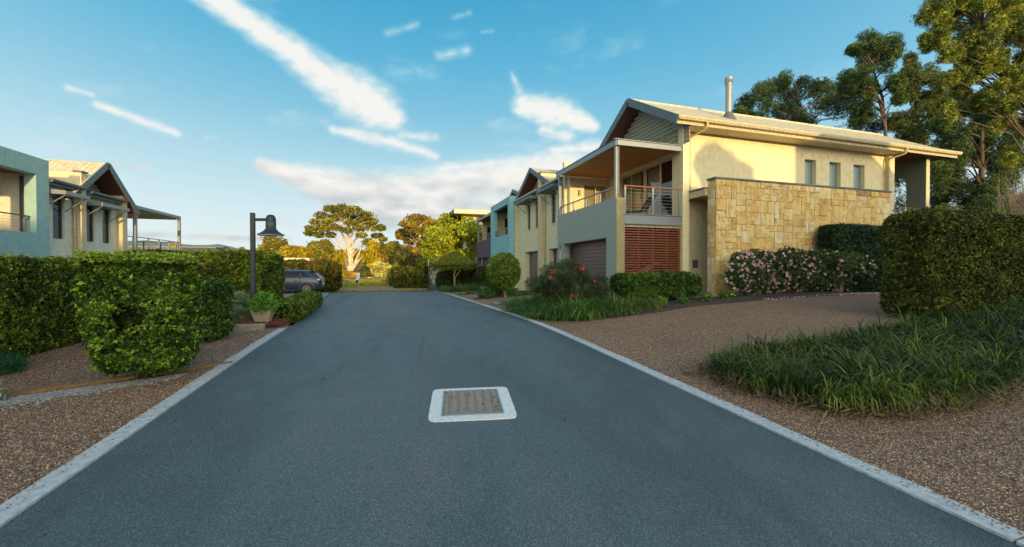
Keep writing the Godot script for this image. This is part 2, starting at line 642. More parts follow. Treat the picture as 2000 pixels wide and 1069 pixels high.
# paint on render: a little blotchy, with rain streaks; brick courses show faintly where courses > 0
func render_maps(courses: float, seed_: int) -> Array:
	var size := 512
	var a := noise(0.012, 5, seed_).get_seamless_image(size, size)
	var b := noise(0.03, 3, seed_ + 1).get_seamless_image(size, 24)
	b.resize(size, size, Image.INTERPOLATE_CUBIC)
	var f := noise(0.22, 2, seed_ + 2).get_seamless_image(size, size)
	var col := Image.create_empty(size, size, false, Image.FORMAT_RGB8)
	var hgt := Image.create_empty(size, size, false, Image.FORMAT_RGBA8)
	for y in size:
		for x in size:
			var v := 0.88 + 0.08 * a.get_pixel(x, y).r + 0.035 * b.get_pixel(x, y).r
			col.set_pixel(x, y, Color(v, v, v * 0.995))
			var h := 0.5 + 0.12 * (f.get_pixel(x, y).r - 0.5)
			if courses > 0:
				var w := absf(fposmod(y / courses + 0.1 * a.get_pixel(x, y).r, 1.0) - 0.5) * 2.0
				h -= 0.16 * smoothstep(0.75, 1.0, w)
			hgt.set_pixel(x, y, Color(h, h, h))
	hgt.bump_map_to_normal_map(4.0)
	return [ImageTexture.create_from_image(col), ImageTexture.create_from_image(hgt)]

func make_materials() -> void:
	var plain := render_maps(0, 11)
	var brick := render_maps(512.0 / 24.0, 21)
	var rs := Vector3(0.5, 0.5, 0.5)
	mat("cream", lin(0.87, 0.75, 0.46), 0.85, brick[0], rs, brick[1], 0.7)
	mat("cream_left", lin(0.86, 0.81, 0.66), 0.85, brick[0], rs, brick[1], 0.7)
	mat("tan", lin(0.76, 0.64, 0.38), 0.85, brick[0], rs, brick[1], 0.5)
	mat("grey_green", lin(0.40, 0.42, 0.36), 0.85, plain[0], rs, plain[1], 0.6)
	mat("olive", lin(0.40, 0.34, 0.17), 0.85, plain[0], rs, plain[1], 0.6)
	mat("teal", lin(0.28, 0.56, 0.58), 0.85, plain[0], rs, plain[1], 0.6)
	mat("teal_left", lin(0.36, 0.56, 0.55), 0.85, plain[0], rs, plain[1], 0.6)
	mat("purple", lin(0.15, 0.09, 0.14), 0.85, plain[0], rs, plain[1], 0.6)
	mat("white_wall", lin(0.74, 0.68, 0.55), 0.85, plain[0], rs, plain[1], 0.6)
	mat("dark_blade", lin(0.16, 0.18, 0.14), 0.85, plain[0], rs, plain[1], 0.6)
	var grain := ramp_tex(noise(0.02, 4, 31), [[0.0, grey(0.72)], [1.0, grey(1.0)]])
	mat("roof", lin(0.78, 0.69, 0.47), 0.55, grain, Vector3(0.4, 0.4, 0.4))
	mat("trim_cream", lin(0.74, 0.63, 0.39), 0.5, grain, Vector3(0.7, 0.7, 0.7))
	mat("gutter", lin(0.66, 0.57, 0.33), 0.4, grain, Vector3(0.7, 0.7, 0.7))
	mat("blue_grey", lin(0.155, 0.22, 0.235), 0.55, grain, Vector3(0.7, 0.7, 0.7))
	mat("capping", lin(0.15, 0.165, 0.16), 0.5, grain, Vector3(0.7, 0.7, 0.7))
	mat("board", lin(0.44, 0.40, 0.29), 0.7, grain, Vector3(0.9, 0.9, 0.9))
	mat("galvanised", lin(0.40, 0.44, 0.45), 0.42, ramp_tex(noise(0.06, 2, 33, FastNoiseLite.TYPE_CELLULAR), [[0.0, grey(0.7)], [1.0, grey(1.0)]], 256), Vector3(2, 2, 2), null, 1.0, 0.35)
	mat("steel_dark", lin(0.10, 0.12, 0.125), 0.45)
	mat("wire", lin(0.45, 0.47, 0.47), 0.35, null, Vector3.ONE, null, 1.0, 0.6)
	var wood := ramp_tex(noise(0.014, 5, 35), [[0.0, Color(0.50, 0.48, 0.46)], [0.5, Color(0.85, 0.83, 0.8)], [1.0, Color(1, 1, 1)]])
	mat("timber_red", lin(0.33, 0.10, 0.04), 0.42, wood, Vector3(0.6, 6, 6))
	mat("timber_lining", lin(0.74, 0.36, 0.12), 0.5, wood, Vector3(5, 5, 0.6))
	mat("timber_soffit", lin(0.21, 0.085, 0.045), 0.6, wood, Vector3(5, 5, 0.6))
	mat("edging_timber", lin(0.32, 0.21, 0.08), 0.8, wood, Vector3(0.8, 5, 5))
	mat("garage_brown", lin(0.25, 0.155, 0.14), 0.4, grain, Vector3(1, 1, 1))
	mat("window_frame", lin(0.08, 0.09, 0.09), 0.45)
	mat("frame_cream", lin(0.55, 0.47, 0.30), 0.5)
	mat("frame_grey", lin(0.20, 0.24, 0.25), 0.45)
	var g := mat("pane", Color(0.03, 0.04, 0.045, 0.16), 0.02)
	g.transparency = BaseMaterial3D.TRANSPARENCY_ALPHA
	g.metallic_specular = 0.9
	mat("dark_glass", lin(0.012, 0.022, 0.026), 0.05).metallic_specular = 0.4
	mat("frosted", lin(0.22, 0.30, 0.30), 0.22).metallic_specular = 0.7
	mat("curtain", lin(0.80, 0.70, 0.44), 0.9, grain, Vector3(1, 1, 1))
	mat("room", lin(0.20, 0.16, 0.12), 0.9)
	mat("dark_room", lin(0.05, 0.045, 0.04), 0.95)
	# ground
	var peb := pebble_maps(1024, 6.0, [Color(0.33, 0.22, 0.16), Color(0.42, 0.29, 0.21), Color(0.26, 0.19, 0.16), Color(0.55, 0.42, 0.29), Color(0.22, 0.17, 0.15), Color(0.40, 0.32, 0.28), Color(0.64, 0.54, 0.40), Color(0.36, 0.23, 0.17), Color(0.30, 0.24, 0.21), Color(0.48, 0.34, 0.24), Color(0.75, 0.66, 0.52), Color(0.35, 0.29, 0.27)], 41, Color(0.15, 0.11, 0.09))
	var gm := mat("gravel", Color(1.52, 1.52, 1.50), 0.75, peb[0], Vector3(0.62, 0.62, 0.62), peb[1], 0.7)
	gm.vertex_color_use_as_albedo = true
	var asp := pebble_maps(1024, 4.0, [Color(0.46, 0.48, 0.49), Color(0.42, 0.44, 0.45), Color(0.50, 0.52, 0.53), Color(0.38, 0.40, 0.41), Color(0.54, 0.55, 0.55), Color(0.44, 0.46, 0.47), Color(0.62, 0.63, 0.62), Color(0.36, 0.38, 0.39), Color(0.47, 0.48, 0.48)], 43, Color(0.27, 0.29, 0.30))
	var am := mat("asphalt", Color(0.99, 0.98, 0.97), 0.62, asp[0], Vector3(0.55, 0.55, 0.55), asp[1], 0.5)
	am.vertex_color_use_as_albedo = true
	var blot := ramp_tex(noise(0.02, 6, 51), [[0.0, grey(0.62)], [0.45, grey(0.86)], [1.0, grey(1.0)]])
	var rough := bump_tex(noise(0.15, 4, 53), 3.0)
	mat("concrete", lin(0.58, 0.60, 0.59), 0.85, ramp_tex(noise(0.03, 6, 52), [[0.0, grey(0.78)], [0.5, grey(0.92)], [1.0, grey(1.0)]]), Vector3(0.7, 0.7, 0.7), rough, 0.5)
	var worn: Texture2D = M.concrete.albedo_texture
	mat("concrete_worn", lin(0.50, 0.51, 0.48), 0.88, worn, Vector3(0.6, 0.6, 0.6), rough, 0.6)
	mat("concrete_pale", lin(0.62, 0.65, 0.65), 0.85, worn, Vector3(0.8, 0.8, 0.8), rough, 0.5)
	mat("white_paint", lin(0.90, 0.89, 0.85), 0.7, ramp_tex(noise(0.03, 5, 55), [[0.0, grey(0.8)], [0.5, grey(0.95)], [1.0, grey(1)]]), Vector3(1.6, 1.6, 1.6), rough, 0.4)
	mat("silt", lin(0.56, 0.39, 0.25), 0.95, blot, Vector3(5, 1.2, 5), rough, 1.0)
	mat("soil", lin(0.085, 0.055, 0.036), 0.95, blot, Vector3(1.5, 1.5, 1.5), rough, 1.0)
	mat("bark", lin(0.11, 0.045, 0.025), 0.9, blot, Vector3(3, 3, 3), rough, 1.0)
	mat("earth", lin(0.46, 0.30, 0.13), 0.95, blot, Vector3(0.4, 0.4, 0.4), rough, 0.6)
	mat("grass", lin(0.22, 0.23, 0.035), 0.95, ramp_tex(noise(0.02, 5, 57), [[0.0, Color(0.55, 0.6, 0.5)], [0.5, Color(0.85, 0.88, 0.8)], [1.0, Color(1, 0.97, 0.9)]]), Vector3(0.2, 0.2, 0.2), rough, 1.0)
	mat("dry_field", lin(0.40, 0.27, 0.09), 0.95, blot, Vector3(0.05, 0.05, 0.05))
	mat("pavers", lin(0.36, 0.32, 0.30), 0.85, blot, Vector3(1, 1, 1), rough, 0.4)
	mat("hill", lin(0.13, 0.15, 0.13), 0.95).vertex_color_use_as_albedo = true
	# stone
	var swirl := noise(0.006, 4, 61)
	swirl.domain_warp_enabled = true
	swirl.domain_warp_amplitude = 60.0
	swirl.domain_warp_frequency = 0.008
	var vein := ramp_tex(swirl, [[0.0, Color(0.76, 0.66, 0.52)], [0.3, Color(0.95, 0.91, 0.84)], [0.42, Color(0.80, 0.66, 0.47)], [0.5, Color(0.98, 0.96, 0.92)], [0.7, Color(0.93, 0.89, 0.80)], [1.0, Color(1, 1, 1)]])
	var stones := [[0.86, 0.67, 0.31], [0.88, 0.71, 0.36], [0.84, 0.62, 0.26], [0.87, 0.74, 0.42], [0.88, 0.80, 0.58], [0.80, 0.63, 0.33], [0.74, 0.52, 0.22]]
	for i in stones.size():
		mat("stone_%d" % i, lin(stones[i][0], stones[i][1], stones[i][2]), 0.85, vein, [Vector3(0.9, 0.35, 0.9), Vector3(0.4, 0.9, 0.4), Vector3(0.6, 0.7, 0.6), Vector3(1.2, 0.3, 1.2)][i % 4], rough, 0.3)
	mat("stone_stained", lin(0.46, 0.36, 0.20), 0.85, vein, Vector3(0.9, 0.9, 0.9), rough, 0.3)
	mat("mortar", lin(0.36, 0.28, 0.16), 0.95, blot, Vector3(2, 2, 2))
	mat("sandstone", lin(0.46, 0.41, 0.29), 0.9, blot, Vector3(1.3, 1.3, 1.3), rough, 0.8)
	# plants
	leaf_mat("leaf", 0.42, 0.2)
	leaf_mat("gloss_leaf", 0.34, 0.16)
	leaf_mat("dull_leaf", 0.6, 0.25)
	leaf_mat("petal", 0.6, 0.5)
	mat("dead_wood", lin(0.10, 0.075, 0.05), 0.9, blot, Vector3(3, 0.8, 3))
	mat("shade_core", lin(0.018, 0.024, 0.008), 0.95)
	mat("gum_bark", lin(0.80, 0.70, 0.56), 0.75, ramp_tex(noise(0.012, 4, 71), [[0.0, Color(0.5, 0.42, 0.34)], [0.35, Color(0.9, 0.86, 0.8)], [1.0, Color(1, 1, 1)]]), Vector3(0.35, 0.12, 0.35))
	mat("grey_bark", lin(0.17, 0.12, 0.085), 0.9, blot, Vector3(1.5, 0.4, 1.5), rough, 1.0)
	mat("pale_bark", lin(0.42, 0.31, 0.18), 0.85, blot, Vector3(2, 0.8, 2))
	# small things
	mat("lamp_black", lin(0.022, 0.034, 0.036), 0.45)
	mat("lamp_white", lin(0.7, 0.7, 0.66), 0.5)
	mat("pot", lin(0.60, 0.50, 0.32), 0.7, ramp_tex(noise(0.02, 4, 81), [[0.0, grey(0.85)], [1.0, grey(1)]]), Vector3(1, 1, 1))
	mat("brass", lin(0.36, 0.33, 0.24), 0.5, null, Vector3.ONE, null, 1.0, 0.4)
	mat("black_pipe", lin(0.03, 0.032, 0.035), 0.4)
	mat("sling", lin(0.025, 0.028, 0.03), 0.8)
	mat("car_blue", lin(0.010, 0.026, 0.045), 0.25).clearcoat_enabled = true
	mat("car_silver", lin(0.42, 0.43, 0.42), 0.28, null, Vector3.ONE, null, 1.0, 0.3).clearcoat_enabled = true
	mat("car_white", lin(0.68, 0.68, 0.66), 0.3).clearcoat_enabled = true
	mat("car_pale_blue", lin(0.22, 0.34, 0.42), 0.25, null, Vector3.ONE, null, 1.0, 0.2).clearcoat_enabled = true
	mat("tyre", lin(0.018, 0.018, 0.018), 0.85)
	mat("alloy", lin(0.42, 0.36, 0.27), 0.35, null, Vector3.ONE, null, 1.0, 0.6)
	mat("red_lens", lin(0.42, 0.02, 0.02), 0.15)
	mat("clear_lens", lin(0.75, 0.75, 0.75), 0.12)
	mat("sign_white", lin(0.72, 0.72, 0.70), 0.5)
	mat("sign_black", lin(0.02, 0.025, 0.03), 0.5)
	mat("chrome", lin(0.6, 0.6, 0.6), 0.2, null, Vector3.ONE, null, 1.0, 0.9)
	mat("petal_fallen", lin(0.70, 0.36, 0.40), 0.8)
	mat("chips", lin(0.34, 0.35, 0.35), 0.9)

# ---- ground, road, kerbs ----------------------------------------------------------------------------------------------
const ROAD_LEFT := [Vector2(-60, -2.1), Vector2(9, -2.17), Vector2(11, -2.2), Vector2(17.5, -2.75), Vector2(20, -2.95), Vector2(26, -3.4), Vector2(34.5, -4.7)]
const ROAD_RIGHT := [Vector2(-60, 3.4), Vector2(34.5, 3.4)]

func kerb(pts: Array, long: float, side: float) -> void:   # pts: Vector2(x, s); lies on the side of the line away from the road
	var k := structure("kerb")
	var total := 0.0
	for i in pts.size() - 1: total += pts[i].distance_to(pts[i + 1])
	var along := func(d: float) -> Vector2:
		for i in pts.size() - 1:
			var l: float = pts[i].distance_to(pts[i + 1])
			if d <= l or i == pts.size() - 2: return pts[i].lerp(pts[i + 1], d / l)
			d -= l
		return pts[-1]
	var d := 0.0
	while d < total - 0.3:
		var l := minf(long * rng.randf_range(0.7, 1.25), total - d)
		var st := mb()
		var n := maxi(1, ceili(l / 0.6))
		for i in n:
			var c := []
			for e in [i, i + 1]:
				var q = d + 0.009 + (l - 0.018) * e / n
				var p: Vector2 = along.call(q)
				var t: Vector2 = (along.call(minf(q + 0.1, total)) - along.call(maxf(q - 0.1, 0.0))).normalized()
				var w: Vector2 = p + Vector2(t.y, -t.x) * side * (0.165 + 0.006 * sin(q * 5.0) + 0.006 * sin(q * 17.0))
				c.append([p, w])
			var cc := []
			for up in [-0.15, 0.018]:
				for v in [c[0][0], c[0][1], c[1][1], c[1][0]]: cc.append(on(v.x, v.y, up))
			hexa(st, cc)
		put(st, "kerb_segment", [M.concrete, M.concrete_worn, M.concrete_pale, M.concrete][rng.randi() % 4], k)
		d += l

func make_ground() -> void:
	var xs := [-900.0, -500.0, -250.0, -120.0, -80.0]
	for i in range(-28, 29): xs.append(i * 2.0)
	xs += [80.0, 120.0, 250.0, 500.0, 900.0]
	var ss := [-250.0, -150.0, -100.0, -70.0]
	for i in range(-28, 46): ss.append(i * 2.0)
	ss += [100.0, 115.0, 130.0, 150.0, 175.0, 200.0, 250.0, 320.0, 450.0, 600.0, 900.0]
	var st := mb()
	st.set_smooth_group(0)
	for i in xs.size() - 1:
		for j in ss.size() - 1:
			var v := [on(xs[i], ss[j], -0.09), on(xs[i], ss[j + 1], -0.09), on(xs[i + 1], ss[j + 1], -0.09), on(xs[i + 1], ss[j], -0.09)]
			for q in [0, 1, 2, 0, 2, 3]: st.add_vertex(v[q])
	put(st, "soil", M.soil, structure("ground"))
	var big := noise(0.55, 4, 101)
	var mid := noise(2.2, 3, 102)
	# worn asphalt: paler wheel tracks, darker edges, blotches
	tint = func(v: Vector3) -> Color:
		var t := 0.88 + 0.26 * big.get_noise_2d(v.x, v.z * 0.3) + 0.18 * mid.get_noise_2d(v.x, v.z * 0.7)
		t += 0.10 * exp(-pow((v.x - 0.65) / 1.5, 2.0)) - 0.22 * exp(-pow((v.x - 3.35) / 0.22, 2.0)) - 0.18 * exp(-pow((v.x + 2.1) / 0.22, 2.0))
		var far := smoothstep(4.0, 22.0, -v.z)
		var rust := 0.16 * smoothstep(0.1, 0.5, mid.get_noise_2d(v.x * 0.8 + 30, v.z * 0.12)) * exp(-pow((v.x - 0.2) / 0.7, 2.0))
		var scuff := 0.35 * smoothstep(0.25, 0.6, mid.get_noise_2d(v.x * 1.5 + 7, v.z * 0.9 + 60)) * exp(-pow((v.x - 2.55) / 0.4, 2.0)) * smoothstep(6.5, 4.0, -v.z)
		t += scuff
		return Color(t * (0.80 + 0.12 * far + rust), t * (0.99 + 0.05 * far), t * (1.02 + 0.05 * far - rust * 0.4))
	var road := structure("road")
	put(sheet(ROAD_LEFT, ROAD_RIGHT, -60, 34.5, 0.3, 0.22, 0.0), "asphalt", M.asphalt, road)
	put(sheet([Vector2(33.3, 3.4), Vector2(38, 3.4)], [Vector2(33.3, 20), Vector2(38, 20)], 33.3, 37, 0.5, 0.5, 0.0), "asphalt_turn", M.asphalt, road)
	cracks(road)
	# bound gravel drives, blotched by wear
	tint = func(v: Vector3) -> Color:
		var t := 0.95 + 0.16 * big.get_noise_2d(v.x * 0.7 + 50, v.z * 0.7) + 0.12 * mid.get_noise_2d(v.x + 9, v.z)
		return Color(t, t * 0.98, t * 0.97)
	var dr := structure("gravel_drive")
	put(sheet([Vector2(-30, -7.6), Vector2(11, -7.6)], [Vector2(-30, -2.12), Vector2(9, -2.19), Vector2(11, -2.22)], -30, 10.6, 0.4, 0.4, -0.004), "gravel", M.gravel, dr)
	var dl := structure("gravel_drive")
	put(sheet([Vector2(-30, 3.42), Vector2(40, 3.42)], [Vector2(-30, 34), Vector2(13, 34), Vector2(13.01, 17), Vector2(18.9, 17), Vector2(19, 8.8), Vector2(33.3, 8.8)], -30, 33.3, 0.4, 0.5, -0.004), "gravel", M.gravel, dl)
	tint = null
	put(sheet([Vector2(17.4, -16), Vector2(29, -16)], [Vector2(17.4, -2.75), Vector2(20, -2.95), Vector2(26, -3.4), Vector2(29, -3.9)], 17.4, 31.0, 0.6, 0.8, 0.08), "paving", M.pavers, structure("paved_court"))
	# kerbs
	var l := []
	for s in range(-6, 11): l.append(Vector2(edge_x(ROAD_LEFT, s), s))
	kerb(l, 2.6, -1.0)
	var l2 := []
	for i in 13: l2.append(Vector2(edge_x(ROAD_LEFT, 17.4 + i * 1.15), 17.4 + i * 1.15))
	kerb(l2, 2.4, -1.0)
	var r := []
	for i in 40: r.append(Vector2(3.4, -6.0 + i))
	kerb(r, 2.0, 1.0)
	# lawn at the end of the street
	put(sheet([Vector2(34.4, -30), Vector2(66, -40)], [Vector2(34.4, 3.0), Vector2(36.9, 3.4), Vector2(37, 20), Vector2(66, 24)], 34.4, 66, 1.0, 1.2, 0.01), "turf", M.grass, structure("lawn"))
	put(bed([Vector2(-5.5, 35.2), Vector2(-2, 35.0), Vector2(2.0, 35.6), Vector2(5.0, 37.5), Vector2(6.5, 40.5), Vector2(3.0, 43.0), Vector2(-1.5, 42.0), Vector2(-5, 39)], 0.06), "bare_earth", M.earth, structure("worn_earth"))
	put(sheet([Vector2(66, -300), Vector2(320, -600)], [Vector2(66, 200), Vector2(320, 500)], 66, 320, 6.0, 14.0, 0.0), "dry_grass", M.dry_field, structure("field"))
	# soil beds
	put(bed([Vector2(-9, 10.4), Vector2(-2.45, 10.9), Vector2(-2.9, 17.6), Vector2(-9, 17.6)], 0.02), "bed_soil", M.soil, structure("garden_bed"))
	put(bed([Vector2(3.62, 12.6), Vector2(3.62, 9.5), Vector2(4.4, 8.95), Vector2(6.4, 9.15), Vector2(8.6, 9.75), Vector2(11.2, 9.8), Vector2(14.2, 9.55), Vector2(17.0, 9.9), Vector2(17.5, 11.2), Vector2(10.5, 11.5), Vector2(10.0, 12.4), Vector2(7.0, 12.0)], 0.03, 0.05), "bed_soil", M.soil, structure("garden_bed"))
	put(bed(BIG_GRASS, 0.02, 0.14), "bed_soil", M.soil, structure("garden_bed"))
	var strips := [[Vector2(3.75, 14.6), Vector2(8.2, 15.4), Vector2(8.2, 16.5), Vector2(3.75, 15.7)], [Vector2(3.75, 18.6), Vector2(8.2, 20.4), Vector2(8.2, 21.4), Vector2(3.75, 19.4)], [Vector2(3.75, 23.0), Vector2(8.2, 25.5), Vector2(8.2, 26.5), Vector2(3.75, 23.8)]]
	for o in strips: put(bed(o, 0.03, 0.04), "bed_soil", M.soil, structure("garden_bed"))
	put(bed([Vector2(3.75, 26.4), Vector2(7.8, 27.2), Vector2(8.4, 33.0), Vector2(4.0, 32.0)], 0.03, 0.05), "bed_soil", M.soil, structure("garden_bed"))
	hills()

const BIG_GRASS := [Vector2(4.15, 4.5), Vector2(4.1, 3.9), Vector2(4.25, 3.25), Vector2(4.65, 2.82), Vector2(5.3, 2.68), Vector2(6.4, 2.75), Vector2(8.0, 2.95), Vector2(10.5, 3.4), Vector2(14, 4.4), Vector2(14, 5.2), Vector2(10.6, 5.1), Vector2(8.3, 4.8), Vector2(6.2, 4.7), Vector2(5.2, 4.75)]

# thin sunken cracks in the asphalt
func cracks(road: Node3D) -> void:
	var runs := [[Vector2(-0.85, 5.4), Vector2(-0.55, 6.6)], [Vector2(0.35, 5.6), Vector2(0.75, 8.9)], [Vector2(-1.2, 10.2), Vector2(-1.0, 13.5)], [Vector2(-0.2, 9.2), Vector2(0.9, 12.8)]]
	for r in runs:
		var st := mb()
		var p: Vector2 = r[0]
		var d: Vector2 = r[1] - r[0]
		var n := int(d.length() / 0.06)
		var prev := p
		var w0 := 0.0
		for i in range(1, n + 1):
			var f := float(i) / n
			var q: Vector2 = r[0] + d * f + d.orthogonal().normalized() * (0.13 * lump.get_noise_2d(f * 160.0 * d.length(), r[0].x * 99.0) + rng.randf_range(-0.012, 0.012))
			var w := 0.0065 * (0.4 + rng.randf()) * sin(PI * f)
			var o := Vector2(1, 0)
			var v := [on(prev.x - w0, prev.y, 0.003), on(q.x - w, q.y, 0.003), on(q.x + w, q.y, 0.003), on(prev.x + w0, prev.y, 0.003)]
			for k in [0, 1, 2, 0, 2, 3]: st.add_vertex(v[k])
			prev = q
			w0 = w
		put(st, "crack", M.lamp_black, road)

func hills() -> void:
	var st := mb()
	st.set_smooth_group(0)
	var nz := noise(0.0016, 5, 111)
	var rock := noise(0.006, 4, 112)
	var rows := 26
	var cols := 170
	var top := [[-90.0, 1.6], [-45.0, 2.2], [-32.0, 2.9], [-24.0, 3.05], [-19.0, 2.95], [-15.5, 2.45], [-13.5, 2.6], [-9.0, 2.3], [0.0, 2.0], [20.0, 1.9], [50.0, 1.5], [90.0, 1.3]]
	var pt := func(i: int, j: int) -> Vector3:
		var az := -90.0 + 180.0 * i / cols
		var el := 1.5
		for k in top.size() - 1:
			if az >= top[k][0] and az <= top[k + 1][0]: el = lerpf(top[k][1], top[k + 1][1], smoothstep(0, 1, (az - top[k][0]) / (top[k + 1][0] - top[k][0])))
		var f := float(j) / rows
		var dist := lerpf(1500.0, 3600.0, f)
		var x := sin(deg_to_rad(az)) * dist
		var z := -cos(deg_to_rad(az)) * dist
		var y := tan(deg_to_rad(el)) * dist * (pow(f, 1.7) * 1.02) + nz.get_noise_2d(x, z) * 55.0 * f - 8.0
		if f > 0.55 and f < 0.8: y -= 14.0 * maxf(0, rock.get_noise_2d(x, z * 0.3))
		return Vector3(x, y, z)
	for i in cols:
		for j in rows:
			var v := [pt.call(i, j), pt.call(i, j + 1), pt.call(i + 1, j + 1), pt.call(i + 1, j)]
			for q in [0, 1, 2, 0, 2, 3]:
				var p: Vector3 = v[q]
				var f := float(j + (1 if q == 1 or q == 2 else 0)) / rows
				var cliff := smoothstep(0.02, 0.35, rock.get_noise_2d(p.x, p.z * 0.4)) * smoothstep(0.45, 0.6, f) * smoothstep(0.96, 0.8, f)
				var flat := smoothstep(0.3, 0.1, f)
				st.set_color(Color(1.0, 1.0, 0.9).lerp(Color(3.6, 2.3, 1.35), cliff).lerp(Color(2.9, 2.3, 1.1), flat))
				st.add_vertex(p)
	put(st, "hillside", M.hill, structure("hills"))

# ---- houses -------------------------------------------------------------------------------------------------------------
# one slope of a ribbed steel roof, running along x; (s, y) of the eave and of the ridge
func slope(parent: Node3D, x0: float, x1: float, eave: Vector2, ridge: Vector2, m: Material, rib := 0.012) -> MeshInstance3D:
	var st := mb()
	var t := 0.05
	hexa(st, [Vector3(x0, eave.y - t, -eave.x), Vector3(x1, eave.y - t, -eave.x), Vector3(x1, ridge.y - t, -ridge.x), Vector3(x0, ridge.y - t, -ridge.x), Vector3(x0, eave.y, -eave.x), Vector3(x1, eave.y, -eave.x), Vector3(x1, ridge.y, -ridge.x), Vector3(x0, ridge.y, -ridge.x)])
	var x := x0 + 0.05
	while x < x1:
		bar(st, Vector3(x, eave.y, -eave.x), Vector3(x, ridge.y, -ridge.x), 0.05, rib * 2.0)
		x += 0.22
	return put(st, "roof_sheet", m, parent)

# horizontal boards that fill a gable at x, under slopes from (s0, y0) up to (sr, yr) and down to (s1, y0)
func gable_boards(parent: Node3D, x0: float, x1: float, s0: float, s1: float, sr: float, y0: float, yr: float, low: float, pitch: float) -> void:
	var y := low
	while y < yr - 0.05:
		var yt := y + pitch
		var k := clampf((yt - y0) / (yr - y0), 0, 1)
		var a := lerpf(s0, sr, k)
		var b := lerpf(s1, sr, k)
		if b - a > 0.1: pb(parent, "weatherboard", M.board, x0, x1, y, yt - 0.018, a, b, 0.004)
		y += pitch

func railing(parent: Node3D, a: Vector3, b: Vector3, high: float, posts: int, wires: int, rail: Material) -> void:
	pbar(parent, "handrail", rail, a + Vector3(0, high, 0), b + Vector3(0, high, 0), 0.07, 0.04)
	for i in posts:
		var p := a.lerp(b, (i + 0.5) / posts if posts > 1 else 0.5)
		if posts > 2: p = a.lerp(b, 0.02 + 0.96 * i / (posts - 1))
		pbar(parent, "baluster", M.galvanised, p, p + Vector3(0, high - 0.02, 0), 0.05, 0.06, (b - a).normalized())
	for i in wires:
		var y := high * (i + 0.7) / (wires + 0.6)
		ptube(parent, "wire", M.wire, [a + Vector3(0, y, 0), b + Vector3(0, y, 0)], [0.005, 0.005], 5)

# a window in a wall along s (facing the road at x) or along x: frame, mid bar and pane
func window_s(parent: Node3D, x: float, s0: float, s1: float, y0: float, y1: float, face: float, frame: Material, glass: Material, mid := true) -> void:
	var f := 0.05
	var w := pb(parent, "window", frame, x - 0.03, x + 0.03, y1 - f, y1, s0, s1, 0.004)
	pb(w, "frame", frame, x - 0.03, x + 0.03, y0, y0 + f, s0, s1, 0.004)
	pb(w, "frame", frame, x - 0.03, x + 0.03, y0 + f, y1 - f, s0, s0 + f, 0.004)
	pb(w, "frame", frame, x - 0.03, x + 0.03, y0 + f, y1 - f, s1 - f, s1, 0.004)
	if mid: pb(w, "frame", frame, x - 0.028, x + 0.028, (y0 + y1) / 2 - 0.02, (y0 + y1) / 2 + 0.02, s0 + f, s1 - f, 0.004)
	pb(w, "pane", glass, x - 0.008 - face * 0.004, x + 0.008 - face * 0.004, y0 + f, y1 - f, s0 + f, s1 - f, 0.001)

func window_x(parent: Node3D, s: float, x0: float, x1: float, y0: float, y1: float, frame: Material, glass: Material, mid := false) -> void:
	var f := 0.05
	var w := pb(parent, "window", frame, x0, x1, y1 - f, y1, s - 0.03, s + 0.03, 0.004)
	pb(w, "frame", frame, x0, x1, y0, y0 + f, s - 0.03, s + 0.03, 0.004)
	pb(w, "frame", frame, x0, x0 + f, y0 + f, y1 - f, s - 0.03, s + 0.03, 0.004)
	pb(w, "frame", frame, x1 - f, x1, y0 + f, y1 - f, s - 0.03, s + 0.03, 0.004)
	if mid: pb(w, "frame", frame, x0 + f, x1 - f, (y0 + y1) / 2 - 0.02, (y0 + y1) / 2 + 0.02, s - 0.028, s + 0.028, 0.004)
	pb(w, "pane", glass, x0 + f, x1 - f, y0 + f, y1 - f, s - 0.008, s + 0.008, 0.001)

func garage_door(parent: Node3D, x: float, s0: float, s1: float, y0: float, y1: float, pitch: float) -> void:
	var d := pb(parent, "garage_door", M.garage_brown, x + 0.02, x + 0.05, y0, y1, s0, s1, 0.004)
	var y := y1
	while y > y0 + 0.03:
		var b := maxf(y - pitch + 0.014, y0)
		pb(d, "panel", M.garage_brown, x, x + 0.018, b, y, s0, s1, 0.012)
		y -= pitch

func awning(parent: Node3D, wall_x: float, out_x: float, y: float, s0: float, s1: float) -> void:
	var st := mb()
	hexa(st, [Vector3(wall_x, y + 0.03, -s0), Vector3(out_x, y, -s0), Vector3(out_x, y, -s1), Vector3(wall_x, y + 0.03, -s1), Vector3(wall_x, y + 0.22, -s0), Vector3(out_x, y + 0.15, -s0), Vector3(out_x, y + 0.15, -s1), Vector3(wall_x, y + 0.22, -s1)])
	var a := put(st, "awning", M.blue_grey if wall_x > 0 else M.galvanised, parent)
	for s in [s0 + 0.12, s1 - 0.12]:
		ptube(a, "strut", M.galvanised, [Vector3(lerpf(wall_x, out_x, 0.9), y, -s), Vector3(wall_x, y - 0.55, -s)], [0.02, 0.02], 6)

func downpipe(parent: Node3D, m: Material, top: Vector3, wall_s: float, low: float) -> void:
	var x := top.x
	ptube(parent, "downpipe", m, [top, Vector3(x, top.y - 0.16, top.z), Vector3(x - 0.02, top.y - 0.24, top.z - 0.05), Vector3(x - 0.10, top.y - 0.34, -wall_s + 0.10), Vector3(x - 0.13, top.y - 0.46, -wall_s + 0.06), Vector3(x - 0.13, low, -wall_s + 0.06)], [0.045, 0.045, 0.045, 0.045, 0.045, 0.045], 10)

func wall_light(parent: Node3D, p: Vector3, along: Vector3) -> void:   # an up-and-down tube lamp on a bracket, unlit
	var l := ptube(parent, "wall_light", M.galvanised, [p + along * 0.09 + Vector3(0, -0.13, 0), p + along * 0.09 + Vector3(0, 0.13, 0)], [0.05, 0.05], 12)
	pbar(l, "bracket", M.galvanised, p, p + along * 0.06, 0.06, 0.1)

